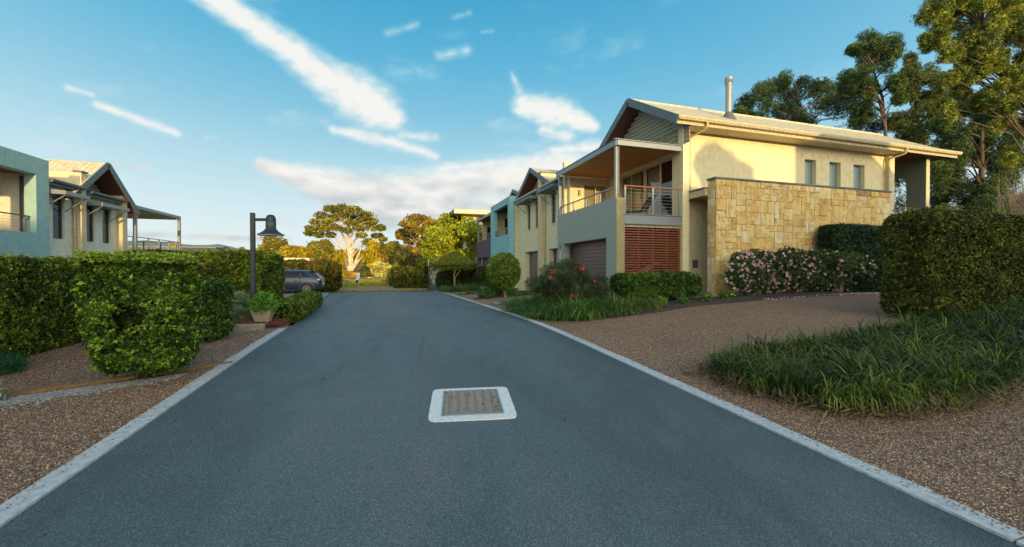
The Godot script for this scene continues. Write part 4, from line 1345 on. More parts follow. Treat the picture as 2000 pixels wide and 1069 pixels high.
	pb(h, "side_wall", M.tan, c.x - 3.9, c.x + 2.6, -0.8, 2.74, -c.z - 1.0, -c.z + 2.7)
	pb(h, "post", M.trim_cream, c.x + 2.62, c.x + 2.8, -0.8, 2.74, -c.z - 1.4, -c.z - 1.2)

# unseen houses behind the viewer; the first is added to shade the street
func house_behind() -> void:
	var h := thing("house", "added house behind the viewpoint, unseen, its stepped roof shaping the street shade", "house", on(-25, -65))
	house_body(h, M.cream, -70, 32.0, -2.5, 8.0, -70, -60)
	for k in [[-70.0, -2.2, 10.9], [-2.2, -0.8, 9.3], [-0.8, 12.4, 10.3], [12.4, 15.2, 11.2], [15.2, 32.5, 11.75]]:  # roof heights stepped to shape where the shadow edge falls
		var st := mb()
		hexa(st, [Vector3(k[0], 7.9, 59.5), Vector3(k[1], 7.9, 59.5), Vector3(k[1], 7.9, 70.5), Vector3(k[0], 7.9, 70.5), Vector3(k[0], k[2], 64.9), Vector3(k[1], k[2], 64.9), Vector3(k[1], k[2], 65.1), Vector3(k[0], k[2], 65.1)])
		put(st, "roof", M.roof, h)
	h = thing("house", "next townhouse of the right-hand row, behind the viewpoint and out of the picture", "house", on(21, -11))
	house_body(h, M.cream, 18.4, 25.0, 0, 6.9, -16, -9)
	var st := mb()
	hexa(st, [Vector3(18.3, 6.85, 8.6), Vector3(25.6, 6.85, 8.6), Vector3(25.6, 6.85, 16.4), Vector3(18.3, 6.85, 16.4), Vector3(18.3, 9.4, 8.6), Vector3(21.4, 9.4, 8.6), Vector3(21.4, 9.4, 16.4), Vector3(18.3, 9.4, 16.4)])
	put(st, "roof", M.roof, h)

# ---- lamps, signs, cars, small things -----------------------------------------------------------------------------------
func make_things() -> void:
	street_lamp(on(-3.09, 10.95), "tall black street lamp with bell shade in the stone-edged mulch bed", 1.0)
	street_lamp(on(3.25, 35.4), "distant black street lamp among hedges at the road's far end", -1.0)
	planter()
	edging_stones()
	drain()
	far_sign()
	house_sign()
	timber_edging()
	irrigation()
	var c := car("blue", "dark blue hatchback parked in the left driveway behind the low hedge", M.car_blue)
	c.position = on(-6.2, 28.6, 0.085)
	c.rotation.y = PI - 0.03
	c = car("white", "white car behind the red timber slats of the near house", M.car_white)
	c.position = Vector3(10.95, 0.45, -14.9)
	c.rotation.y = PI
	c = car("silver", "silver car half hidden by the clipped hedges at the street's far end", M.car_silver)
	c.position = on(2.6, 44.0, 0.0)
	c.rotation.y = -2.2
	c = car("pale", "pale blue car partly hidden by shrubs beside the umbrella-shaped tree", M.car_pale_blue)
	c.position = on(5.95, 37.6, 0.0)
	c.rotation.y = PI - 0.2

func street_lamp(p: Vector3, label: String, _way: float) -> void:
	var o := thing("street_lamp", label, "street lamp", p, "black street lamps")
	put_mesh(cbox(Vector3(0.095, 2.72, 0.095), 0.008), "post", M.lamp_black, o, p + Vector3(0, 1.30, 0))
	var r := Vector3(cos(TURN), 0, sin(TURN))
	pbar(o, "arm", M.lamp_black, p + r * 0.06 + Vector3(0, 2.5, 0), p + r * 0.34 + Vector3(0, 2.5, 0), 0.05, 0.065)
	var st := mb()
	var c := p + r * 0.43
	lathe(st, [Vector2(0.105, 2.30), Vector2(0.108, 2.33), Vector2(0.108, 2.50), Vector2(0.10, 2.55), Vector2(0.075, 2.595), Vector2(0.04, 2.615), Vector2(0.0, 2.62)], c, 20)
	put(st, "cap", M.lamp_black, o)
	st = mb()
	for k in 4: lathe(st, [Vector2(0.085, 2.335 + 0.028 * k), Vector2(0.113, 2.338 + 0.028 * k), Vector2(0.113, 2.346 + 0.028 * k), Vector2(0.085, 2.35 + 0.028 * k)], c, 20)
	put(st, "vent_ring", M.galvanised, o)
	st = mb()
	lathe(st, [Vector2(0.285, 2.135), Vector2(0.283, 2.15), Vector2(0.22, 2.18), Vector2(0.15, 2.235), Vector2(0.115, 2.28), Vector2(0.105, 2.335)], c, 28)
	put(st, "lamp_shade", M.lamp_black, o)
	st = mb()
	lathe(st, [Vector2(0.0, 2.11), Vector2(0.27, 2.12), Vector2(0.278, 2.138), Vector2(0.19, 2.17)], c, 24)
	put(st, "diffuser", M.lamp_white, o)
	for y in [0.55, 0.48]:
		st = mb()
		lathe(st, [Vector2(0.012, -0.002), Vector2(0.012, 0.012), Vector2(0.0, 0.014)], Vector3.ZERO, 8)
		st.generate_normals()
		var b := put_mesh(st.commit(), "bolt", M.galvanised, o, p + Vector3(0, y, 0.06))
		b.rotation.x = PI / 2

func planter() -> void:
	var p := on(-2.83, 10.75, 0.05)
	var o := thing("planter", "square cream pot that tapers to its foot, holding a leafy green plant", "plant pot", p)
	var ring := func(w: float, y: float) -> Array:
		return [p + Vector3(-w, y, w), p + Vector3(w, y, w), p + Vector3(w, y, -w), p + Vector3(-w, y, -w)]
	var st := mb()
	hexa(st, ring.call(0.12, 0.0) + ring.call(0.205, 0.29))
	put(st, "pot", M.pot, o)
	st = mb()
	hexa(st, ring.call(0.203, 0.291) + ring.call(0.212, 0.33))
	put(st, "rim", M.pot, o)
	var l := Leaves.new()
	for i in 240:
		var d := rand_dir()
		d.y = absf(d.y)
		var q := p + Vector3(0, 0.33, 0) + d * Vector3(0.24, 0.36, 0.24) * pow(rng.randf(), 0.4)
		l.t.append(Transform3D(basis_to((d + Vector3(0, 0.5, 0)).normalized(), rng.randf() * TAU, rng.randf_range(0.7, 1.3)), q))
		l.c.append(tone(Color(0.07, 0.20, 0.025), Color(0.20, 0.36, 0.05), rng.randf()))
	grow(l, "leaves", spray(6, 0.12, 0.05, 75, 0.1, 7), M.leaf, o)

func edging_stones() -> void:
	var o := thing("bed_edging", "low edging of pale sandstone blocks round the lamp's mulch bed", "edging", on(-3.2, 10.1))
	var x := -4.35
	while x < -2.75:
		var w := rng.randf_range(0.45, 0.75)
		var e := minf(x + w, -2.62)
		pb(o, "stone", M.sandstone, x + 0.006, e - 0.006, land(x, 10.0) - 0.1, 0.40 + rng.randf_range(-0.006, 0.006), 9.93 + rng.randf_range(0, 0.012), 10.16, 0.02)
		x = e
	var s := 10.17
	while s < 11.3:
		var e := s + rng.randf_range(0.4, 0.6)
		pb(o, "stone", M.sandstone, -4.36, -4.14, 0.1, 0.40, s + 0.006, e - 0.006, 0.02)
		s = e
	pb(o, "stone", M.sandstone, -2.95, -2.55, 0.1, 0.34, 11.1, 11.3, 0.02)
	var m := tag(put(bed([Vector2(-4.15, 10.15), Vector2(-2.6, 10.15), Vector2(-2.33, 10.5), Vector2(-2.36, 11.6), Vector2(-4.2, 11.6)], 0.035, 0.09), "bark_mulch", M.bark, structure("mulch_bed")), "", "")
	var l := Leaves.new()
	for i in 1500:
		var q := Vector2(rng.randf_range(-4.1, -2.36), rng.randf_range(10.2, 11.5))
		l.t.append(Transform3D(Basis.from_euler(Vector3(rng.randf() * 0.9, rng.randf() * TAU, rng.randf() * 0.9)).scaled_local(Vector3(rng.randf_range(0.4, 1.6), 1, 1)), on(q.x, q.y, 0.12 - 0.06 * absf(q.x + 3.2))))
		l.c.append(tone(Color(0.10, 0.03, 0.016), Color(0.22, 0.075, 0.035), rng.randf()))
	stuff(grow(l, "bark_chip", cbox(Vector3(0.05, 0.012, 0.02), 0.002), M.dull_leaf, m.get_parent()))

# a drain in the road: white-painted surround, steel frame and bars over silt
func drain() -> void:
	var c := on(0.858, 4.34, 0.0)
	var o := thing("drain_grate", "steel bar drain grate in a white-painted surround in the road", "drain", Vector3.ZERO)
	var u0 := 0.31
	var u1 := 0.44
	var v0 := 0.365
	# the surround: an outline with rounded, slightly wandering edges and a hole
	var st := mb()
	var outer := []
	var inner := []
	var n := 120
	for i in n:
		var a := TAU * i / n
		var d := Vector2(cos(a), sin(a))
		var k := 1.0 / pow(pow(absf(d.x / u1), 14.0) + pow(absf(d.y / 0.475), 14.0), 1.0 / 14.0)
		outer.append(d * k * (1.0 + 0.006 * lump.get_noise_1d(i * 13.0) + 0.003 * rng.randf_range(-1, 1)))
		var q: Vector2 = d * minf(u0 / maxf(absf(d.x), 1e-4), v0 / maxf(absf(d.y), 1e-4))
		inner.append(q)
	for i in n:
		var j := (i + 1) % n
		var f := func(p: Vector2, y: float) -> Vector3: return Vector3(p.x, y, p.y + (0.015 if absf(p.y) > 0.4 else 0.0))
		for v in [f.call(outer[i], 0.012), f.call(outer[j], 0.012), f.call(inner[j], 0.010), f.call(outer[i], 0.012), f.call(inner[j], 0.010), f.call(inner[i], 0.010)]: st.add_vertex(v)
		poly(st, [f.call(outer[i], 0.012), f.call(outer[j], 0.012), f.call(outer[j], -0.03), f.call(outer[i], -0.03)], Vector3.ZERO)
	put(st, "painted_surround", M.white_paint, o)
	pb(o, "silt_bed", M.silt, -u0, u0, -0.03, 0.0065, -v0, v0)
	for e in [[-u0 - 0.004, -u0 + 0.016, -v0 - 0.004, v0 + 0.004], [u0 - 0.016, u0 + 0.004, -v0 - 0.004, v0 + 0.004], [-u0 + 0.017, u0 - 0.017, -v0 - 0.004, -v0 + 0.02], [-u0 + 0.017, u0 - 0.017, v0 - 0.016, v0 + 0.004]]:
		pb(o, "frame", M.galvanised, e[0], e[1], -0.02, 0.021, e[2], e[3], 0.003)
	for i in 6:
		var x := -u0 + 0.62 * (i + 0.85) / 6.7
		pb(o, "bar", M.galvanised, x - 0.006, x + 0.006, -0.01, 0.02, -v0 + 0.021, v0 - 0.017, 0.002)
	for i in 24:
		var z := -v0 + 0.73 * (i + 0.5) / 24
		pb(o, "cross_rod", M.galvanised, -u0 + 0.017, u0 - 0.017, 0.002, 0.0085, z - 0.0028, z + 0.0028, 0.001)
	var l := Leaves.new()
	for i in 40:
		l.t.append(Transform3D(Basis.from_euler(Vector3(rng.randf() * 0.5, rng.randf() * TAU, 0)), Vector3(rng.randf_range(-0.28, 0.28), 0.013, rng.randf_range(-0.33, 0.33))))
		l.c.append(tone(Color(0.05, 0.035, 0.02), Color(0.3, 0.2, 0.08), rng.randf()))
	stuff(grow(l, "leaf_litter", spray(1, 0.035, 0.018, 89, 0.0, 3), M.dull_leaf, o))
	var slope_ := atan(rise(4.8) - rise(3.8))
	o.transform = Transform3D(Basis(Vector3.UP, -deg_to_rad(9.1)) * Basis(Vector3.RIGHT, slope_), c)

func far_sign() -> void:
	var p := on(-2.35, 34.2, 0)
	var o := thing("sign", "small white notice on a post before the lawn at the road's end", "sign", p)
	pb(o, "post", M.pale_bark, p.x - 0.02, p.x + 0.02, p.y, p.y + 1.45, 34.22, 34.26)
	pb(o, "notice_plate", M.sign_white, p.x - 0.15, p.x + 0.11, p.y + 0.98, p.y + 1.5, 34.17, 34.19)
	for i in 4: pb(o, "text_line", M.red_lens if i == 0 else M.frame_grey, p.x - 0.10, p.x + 0.06 - 0.03 * (i % 2), p.y + 1.40 - i * 0.09, p.y + 1.425 - i * 0.09, 34.165, 34.169, 0.001)
	pb(o, "symbol", M.sign_black, p.x + 0.02, p.x + 0.10, p.y + 1.0, p.y + 1.07, 34.165, 34.169, 0.001)
	var st := mb()
	lathe(st, [Vector2(0.15, -0.01), Vector2(0.155, 0.0), Vector2(0.15, 0.012), Vector2(0.0, 0.012)], Vector3.ZERO, 24)
	st.generate_normals()
	var d := put_mesh(st.commit(), "round_plate", M.sign_white, o, Vector3(p.x - 0.09, p.y + 0.83, -34.16))
	d.rotation.x = PI / 2
	st = mb()
	lathe(st, [Vector2(0.125, 0.012), Vector2(0.125, 0.016), Vector2(0.0, 0.016)], Vector3.ZERO, 24)
	st.generate_normals()
	d = put_mesh(st.commit(), "dark_disc", M.sign_black, o, Vector3(p.x - 0.09, p.y + 0.83, -34.16))
	d.rotation.x = PI / 2

func house_sign() -> void:
	var p := Vector3(7.79, 2.25, -17.75)
	var o := thing("sign", "narrow pale number plate under the wall lamp by the near garage", "sign", p)
	put_mesh(cbox(Vector3(0.012, 0.42, 0.13), 0.003), "plate", M.sign_white, o, p)
	put_mesh(cbox(Vector3(0.006, 0.04, 0.04), 0.001), "dark_mark", M.frame_grey, o, p + Vector3(-0.009, 0.0, 0.0))
	put_mesh(cbox(Vector3(0.006, 0.10, 0.06), 0.001), "pale_panel", M.galvanised, o, p + Vector3(-0.009, 0.12, 0.0))
	put_mesh(cbox(Vector3(0.006, 0.10, 0.06), 0.001), "pale_panel", M.galvanised, o, p + Vector3(-0.009, -0.12, 0.0))

func timber_edging() -> void:
	var o := thing("timber_edging", "worn ochre timber garden edging set flush across the gravel", "edging", on(-3.2, 6.3))
	var pts := [Vector2(-5.6, 5.35), Vector2(-4.2, 5.82), Vector2(-3.1, 6.35), Vector2(-2.18, 6.80)]
	for i in 3:
		var st := mb()
		var a := on(pts[i].x, pts[i].y, 0.012)
		var b := on(pts[i + 1].x, pts[i + 1].y, 0.012)
		bar(st, a + (b - a).normalized() * 0.006, b - (b - a).normalized() * 0.006, 0.038, 0.05)
		put(st, "board", M.edging_timber, o)

func irrigation() -> void:
	var p := on(-4.0, 5.72, 0.0)
	var o := thing("irrigation_pipe", "black irrigation pipes with a grey valve lying beside the timber edging", "pipe", p)
	var q := func(x: float, s: float, up: float) -> Vector3: return on(x, s, up)
	ptube(o, "pipe", M.black_pipe, [q.call(-5.6, 5.08, 0.06), q.call(-4.9, 5.35, 0.065), q.call(-4.02, 5.69, 0.065)], [0.016, 0.016, 0.016], 8)
	ptube(o, "pipe", M.black_pipe, [q.call(-5.6, 5.05, 0.025), q.call(-4.9, 5.30, 0.03), q.call(-4.02, 5.65, 0.03)], [0.018, 0.018, 0.018], 8)
	var v := ptube(o, "valve", M.brass, [p + Vector3(-0.06, 0.06, 0.02), p + Vector3(0.03, 0.065, 0.0)], [0.032, 0.03], 10)
	ptube(v, "valve_body", M.brass, [p + Vector3(0.0, -0.03, 0.03), p + Vector3(0.0, 0.115, 0.02)], [0.024, 0.03], 10)
	ptube(v, "spigot", M.steel_dark, [p + Vector3(0.05, 0.07, 0.0), p + Vector3(0.06, -0.05, 0.03)], [0.02, 0.014], 8)
	put_mesh(cbox(Vector3(0.09, 0.02, 0.035), 0.004), "handle", M.brass, v, p + Vector3(0.005, 0.13, 0.015))
	ptube(o, "collar", M.chips, [q.call(-4.42, 5.52, 0.05), q.call(-4.36, 5.545, 0.05)], [0.035, 0.035], 10)

# a hatchback, front towards +x, centre of its wheelbase at the origin
func car(kind: String, label: String, paint: Material) -> Node3D:
	var o := thing("parked_car", label, "car", Vector3.ZERO, "parked cars")
	# station: x, low, belt, top, half width low, at the belt, at the top
	var S := [[-2.12, 0.42, 0.72, 0.74, 0.62, 0.64, 0.5], [-2.09, 0.27, 0.90, 0.93, 0.76, 0.75, 0.56], [-1.98, 0.24, 0.98, 1.06, 0.83, 0.82, 0.58], [-1.72, 0.22, 0.99, 1.27, 0.86, 0.85, 0.57], [-1.42, 0.20, 0.985, 1.41, 0.87, 0.86, 0.57], [-0.95, 0.19, 0.965, 1.465, 0.87, 0.87, 0.59], [-0.1, 0.18, 0.94, 1.48, 0.87, 0.87, 0.61], [0.42, 0.18, 0.925, 1.43, 0.87, 0.87, 0.60], [0.85, 0.18, 0.91, 1.24, 0.87, 0.87, 0.61], [1.25, 0.19, 0.90, 1.03, 0.87, 0.86, 0.66], [1.42, 0.20, 0.88, 0.945, 0.87, 0.85, 0.70], [1.85, 0.22, 0.80, 0.86, 0.85, 0.82, 0.66], [2.12, 0.25, 0.68, 0.72, 0.78, 0.75, 0.58], [2.20, 0.36, 0.58, 0.60, 0.66, 0.64, 0.5]]
	var ring := func(q: Array) -> Array:
		var half := [Vector2(0, q[1]), Vector2(q[4] * 0.88, q[1]), Vector2(q[4], q[1] + 0.10), Vector2(q[4] * 1.015, lerpf(q[1], q[2], 0.6)), Vector2(q[5], q[2]), Vector2(lerpf(q[5], q[6], 0.45), lerpf(q[2], q[3], 0.55)), Vector2(q[6], q[3] - 0.035 * minf(1, (q[3] - q[2]) * 6)), Vector2(q[6] * 0.72, q[3]), Vector2(0, q[3] + 0.012)]
		var all := []
		for p in half: all.append(Vector3(q[0], p.y, p.x))
		for i in range(half.size() - 2, 0, -1): all.append(Vector3(q[0], half[i].y, -half[i].x))
		return all
	var rings := []
	for q in S: rings.append(ring.call(q))
	var st := mb()
	st.set_smooth_group(1)
	var n: int = rings[0].size()
	for i in S.size() - 1:
		for k in n:
			var j := (k + 1) % n
			for v in [rings[i][k], rings[i][j], rings[i + 1][j], rings[i][k], rings[i + 1][j], rings[i + 1][k]]: st.add_vertex(v)
	st.set_smooth_group(-1)
	poly(st, rings[0], Vector3(0, 0.6, 0))
	poly(st, rings[-1], Vector3(0, 0.6, 0))
	put(st, "body", paint, o)
	# glass a few millimetres proud of the skin
	var skin := func(x: float, t: float, side: float) -> Vector3:
		for i in S.size() - 1:
			if x <= S[i + 1][0]:
				var f: float = (x - S[i][0]) / (S[i + 1][0] - S[i][0])
				var a: Array = S[i]
				var b: Array = S[i + 1]
				var y := lerpf(lerpf(a[2], b[2], f), lerpf(a[3], b[3], f) - 0.035, t)
				var w := lerpf(lerpf(a[5], b[5], f), lerpf(a[6], b[6], f), t)
				return Vector3(x, y, side * (w + 0.012 + 0.045 * sin(PI * t)))
		return Vector3.ZERO
	for side in [-1.0, 1.0]:
		for w in [[-1.55, -0.98], [-0.90, -0.02], [0.06, 1.02]]:
			st = mb()
			var m := 6
			for i in m:
				for k in 4:
					var v := []
					for c in [[i, k], [i + 1, k], [i + 1, k + 1], [i, k + 1]]:
						var x := lerpf(w[0], w[1], float(c[0]) / m)
						var tall := 1.0
						if w[1] > 1: tall = clampf(1.15 - smoothstep(0.5, 1.05, x) * 0.9, 0.12, 1.0)
						if w[0] < -1.5: tall = smoothstep(-1.7, -1.0, x)
						v.append(skin.call(x, 0.10 + 0.76 * tall * c[1] / 4.0, side))
					poly(st, v, Vector3(0, 0.9, 0))
			put(st, "side_window", M.dark_glass, o)
		for x in [-0.94, 0.02]:
			var e := mb()
			bar(e, skin.call(x, 0.0, side) + Vector3(0, -0.02, 0), skin.call(x, 0.95, side), 0.07, 0.014, Vector3(0, 0, side))
			put(e, "door_pillar", M.tyre, o)
		for x in [-0.72, 0.16]:
			put_mesh(cbox(Vector3(0.16, 0.03, 0.03), 0.01), "door_handle", paint, o, Vector3(x, 0.84, side * 0.895))
		for x in [-0.93, 0.02, 0.98]:
			put_mesh(cbox(Vector3(0.008, 0.55, 0.004), 0.001), "door_seam", M.tyre, o, Vector3(x, 0.62, side * 0.887))
		put_mesh(cbox(Vector3(1.7, 0.09, 0.04), 0.015), "side_skirt", paint, o, Vector3(0.0, 0.22, side * 0.875))
		put_mesh(cbox(Vector3(0.14, 0.11, 0.18), 0.04), "door_mirror", paint, o, Vector3(0.88, 1.0, side * 0.97))
		put_mesh(cbox(Vector3(0.26, 0.14, 0.10), 0.03), "tail_light", M.red_lens, o, Vector3(-1.97, 0.90, side * 0.775))
		put_mesh(cbox(Vector3(0.16, 0.09, 0.06), 0.02), "reversing_lens", M.clear_lens, o, Vector3(-1.97, 0.885, side * 0.808))
		put_mesh(cbox(Vector3(0.30, 0.14, 0.22), 0.04), "headlight", M.clear_lens, o, Vector3(1.98, 0.66, side * 0.66))
		for x in [-1.32, 1.32]:
			var arch := mb()
			arch.set_smooth_group(0)
			for i in 16:   # a flared arch round the wheel
				var a := PI * (i - 0.6) / 14.8
				var b := PI * (i + 0.4) / 14.8
				var v := []
				for c in [[a, 0.345, 0.872], [b, 0.345, 0.872], [b, 0.43, 0.905], [a, 0.43, 0.905]]: v.append(Vector3(x + cos(c[0]) * c[1], 0.315 + sin(c[0]) * c[1], side * c[2]))
				for k in [0, 1, 2, 0, 2, 3]: arch.add_vertex(v[k])
				v = []
				for c in [[a, 0.43, 0.905], [b, 0.43, 0.905], [b, 0.47, 0.86], [a, 0.47, 0.86]]: v.append(Vector3(x + cos(c[0]) * c[1], 0.315 + sin(c[0]) * c[1], side * c[2]))
				for k in [0, 1, 2, 0, 2, 3]: arch.add_vertex(v[k])
			put(arch, "wheel_arch", paint, o)
			var well := mb()
			tube(well, [Vector3(x, 0.315, side * 0.6), Vector3(x, 0.315, side * 0.878)], [0.36, 0.36], 20)
			put(well, "wheel_well", M.tyre, o)
			var c := Vector3(x, 0.315, side * 0.79)
			st = mb()
			tube(st, [c + Vector3(0, 0, -0.11), c + Vector3(0, 0, -0.09), c + Vector3(0, 0, 0.09), c + Vector3(0, 0, 0.115)], [0.30, 0.315, 0.315, 0.29] if side > 0 else [0.29, 0.315, 0.315, 0.30], 24)
			var wheel := put(st, "wheel", M.tyre, o)
			st = mb()
			st.set_smooth_group(-1)
			for i in 24:
				var a := TAU * i / 24
				var b := TAU * (i + 1) / 24
				poly(st, [c + Vector3(cos(a) * 0.205, sin(a) * 0.205, side * 0.118), c + Vector3(cos(b) * 0.205, sin(b) * 0.205, side * 0.118), c + Vector3(cos(b) * 0.235, sin(b) * 0.235, side * 0.12), c + Vector3(cos(a) * 0.235, sin(a) * 0.235, side * 0.12)], c)
			for i in 10:
				var a := TAU * i / 10
				bar(st, c + Vector3(cos(a) * 0.03, sin(a) * 0.03, side * 0.124), c + Vector3(cos(a) * 0.21, sin(a) * 0.21, side * 0.12), 0.026, 0.02, Vector3(0, 0, 1))
			tube(st, [c + Vector3(0, 0, side * 0.11), c + Vector3(0, 0, side * 0.135)], [0.05, 0.04], 12)
			put(st, "rim", M.alloy, wheel)
	# windscreens
	var across := func(x0: float, x1: float, called: String) -> void:
		var g := mb()
		for i in 4:
			var v := []
			for c in [[i, -1.0], [i + 1, -1.0], [i + 1, 1.0], [i, 1.0]]:
				var p: Vector3 = skin.call(lerpf(x0, x1, c[0] / 4.0), 1.0, 1.0)
				v.append(Vector3(p.x, p.y + 0.045, c[1] * (p.z - 0.13)))
			poly(g, v, Vector3(0, 0.6, 0))
		put(g, called, M.dark_glass, o)
	across.call(0.5, 1.18, "windscreen")
	across.call(-1.95, -1.5, "rear_window")
	put_mesh(cbox(Vector3(0.22, 0.03, 1.1), 0.012), "spoiler", paint, o, Vector3(-1.52, 1.445, 0))
	put_mesh(cbox(Vector3(0.03, 0.11, 0.4), 0.008), "number_plate", M.sign_white, o, Vector3(-2.125, 0.62, 0))
	put_mesh(cbox(Vector3(0.04, 0.22, 1.0), 0.01), "grille", M.tyre, o, Vector3(2.2, 0.46, 0))
	put_mesh(cbox(Vector3(0.1, 0.14, 1.3), 0.03), "rear_bumper", M.tyre, o, Vector3(-2.09, 0.33, 0))
	return o

# ---- hedges, shrubs, ground cover ---------------------------------------------------------------------------------------
var L := {}

func make_leaves() -> void:
	L.small = spray(8, 0.05, 0.030, 95, 0.0, 11)
	L.mid = spray(7, 0.075, 0.042, 90, 0.0, 12)
	L.far = spray(8, 0.12, 0.07, 95, 0.0, 13)
	L.gum = spray(9, 0.20, 0.042, 100, 0.55, 14, 0.15)
	L.needle = spray(12, 0.10, 0.010, 80, 0.0, 15, 0.04)
	L.flower = spray(7, 0.045, 0.038, 85, 0.0, 16)
	L.clump = spray(9, 0.42, 0.24, 95, 0.1, 17, 0.1)
	L.grass_leaf = spray(5, 0.16, 0.02, 40, 0.0, 18)
	L.strap = [tuft(50, 0.66, 0.016, 1.5, 21, 6), tuft(54, 0.58, 0.015, 1.9, 22, 6), tuft(44, 0.74, 0.017, 1.3, 23, 6)]
	L.blade = tuft(9, 0.09, 0.008, 0.9, 24, 2)
	L.blade_far = tuft(8, 0.14, 0.03, 0.8, 25, 2)

# points on a rounded box (centre of its base at p, turned by yaw), set back by up to `deep`
func skin_of(l: Leaves, p: Vector3, size: Vector3, yaw: float, r: float, per: float, c0: Color, c1: Color, bumps: float, deep: float, scale_: float, hollow := []) -> void:
	var h := size * 0.5
	var faces := [[0, size.y * size.z], [1, size.x * size.z], [2, size.x * size.y]]
	var b := Basis(Vector3.UP, yaw)
	for f in faces:
		var k: int = f[0]
		for s in [-1.0, 1.0]:
			var rate := per
			if k == 1 and s < 0: rate = per * 0.25
			var wn: Vector3 = b * (Vector3(s, 0, 0) if k == 0 else (Vector3(0, s, 0) if k == 1 else Vector3(0, 0, s)))
			var mid := p + Vector3(0, h.y, 0) + wn * h[k]
			if wn.dot(Vector3(0, EYE, 0) - mid) < -0.3 and k != 1: rate = per * 0.35
			for i in int(f[1] * rate):
				var q := Vector3(rng.randf_range(-h.x, h.x), rng.randf_range(-h.y, h.y), rng.randf_range(-h.z, h.z))
				q[k] = s * h[k]
				var core := q.clamp(-h + Vector3(r, r, r), h - Vector3(r, r, r))
				var n := (q - core).normalized()
				q = core + n * r
				var w := p + Vector3(0, h.y, 0) + b * q
				var low := lump.get_noise_3d(w.x * 1.3, w.y * 1.3, w.z * 1.3)
				var d := rng.randf()
				w += b * n * (low * bumps - deep * d * d)
				var skip := false
				for g in hollow:
					if w.distance_to(g[0]) < g[1] * (0.8 + 0.4 * rng.randf()): skip = true
				if skip: continue
				var dir := (b * n + rand_dir() * 0.85 + Vector3(0, 0.25, 0)).normalized()
				l.t.append(Transform3D(basis_to(dir, rng.randf() * TAU, scale_ * rng.randf_range(0.7, 1.25)), w))
				var v := lump.get_noise_3d(w.x * 2.1 + 40, w.y * 2.1, w.z * 2.1)
				l.c.append(tone(Color(c0.r * 0.4, c0.g * 0.46, c0.b * 0.5), Color(c1.r * 0.95, c1.g * 1.08, c1.b * 0.9), pow(rng.randf(), 3.4) + maxf(v, -0.25) * 0.45))

func hedge(called: String, label: String, category: String, p: Vector3, size: Vector3, yaw: float, r: float, leaf: Mesh, m: Material, c0: Color, c1: Color, per: float, bumps: float, group := "", scale_ := 1.0, hollow := [], shoots := 0) -> Node3D:
	var o := thing(called, label, category, p, group)
	var l := Leaves.new()
	skin_of(l, p, size, yaw, r, per, c0, c1, bumps, 0.16, scale_, hollow)
	for i in shoots:   # young shoots that stand out of the clipped top
		var q := Vector3(rng.randf_range(-0.5, 0.5) * size.x, size.y, rng.randf_range(-0.5, 0.5) * size.z)
		var w := p + Basis(Vector3.UP, yaw) * q
		for k in 3:
			l.t.append(Transform3D(basis_to((Vector3.UP + rand_dir() * 0.4).normalized(), rng.randf() * TAU, scale_ * 0.8), w + Vector3(0, k * 0.035, 0) + rand_dir() * 0.02))
			l.c.append(tone(c0, c1, 0.9))
	grow(l, "foliage", leaf, m, o)
	var core := mb()
	var inset := minf(0.2, minf(size.x, minf(size.y, size.z)) * 0.3)
	if hollow.is_empty():
		var st := cbox(size - Vector3(inset, inset, inset) * 2.0, r)
		var c := put_mesh(st, "branches", M.dead_wood, o, p + Vector3(0, size.y * 0.5, 0))
		c.rotation.y = yaw
	for i in 5:   # a few crooked stems, close together in a bush, strung along a hedge
		var q := Basis(Vector3.UP, yaw) * Vector3(size.x * ((i - 2.0) * (0.05 if size.x < 2.0 else 0.2)), 0, rng.randf_range(-0.06, 0.06))
		var lean := Vector3(rng.randf_range(-0.15, 0.15), 0, rng.randf_range(-0.15, 0.15))
		tube(core, [p + q + Vector3(0, -0.25, 0), p + q + lean * 0.5 + Vector3(0, size.y * 0.2, 0), p + q + lean * 1.6 + Vector3(0, size.y * 0.5, 0)], [0.02, 0.016, 0.01], 6)
	put(core, "stem", M.dead_wood, o)
	return o

# an ellipsoidal head of leaves
func ball(l: Leaves, c: Vector3, r: Vector3, n: int, c0: Color, c1: Color, deep: float, scale_: float, up := 0.2, droop := 0.0, stray := 0.0) -> void:
	for i in n:
		var d := rand_dir()
		var k := 1.0 - deep * pow(rng.randf(), 1.5) + (0.35 * rng.randf() if stray > 0 and rng.randf() < stray else 0.0) + 0.12 * lump.get_noise_3d(c.x + d.x * 3, c.y + d.y * 3, c.z + d.z * 3)
		var w := c + d * r * k
		var dir := (d + rand_dir() * 0.8 + Vector3(0, up - droop, 0)).normalized()
		l.t.append(Transform3D(basis_to(dir, rng.randf() * TAU, scale_ * rng.randf_range(0.7, 1.3)), w))
		var v := lump.get_noise_3d(w.x * 0.9 + 7, w.y * 0.9, w.z * 0.9)
		l.c.append(tone(c0 * 0.8, c1 * 1.15, pow(rng.randf(), 2.4) + v * 0.6))

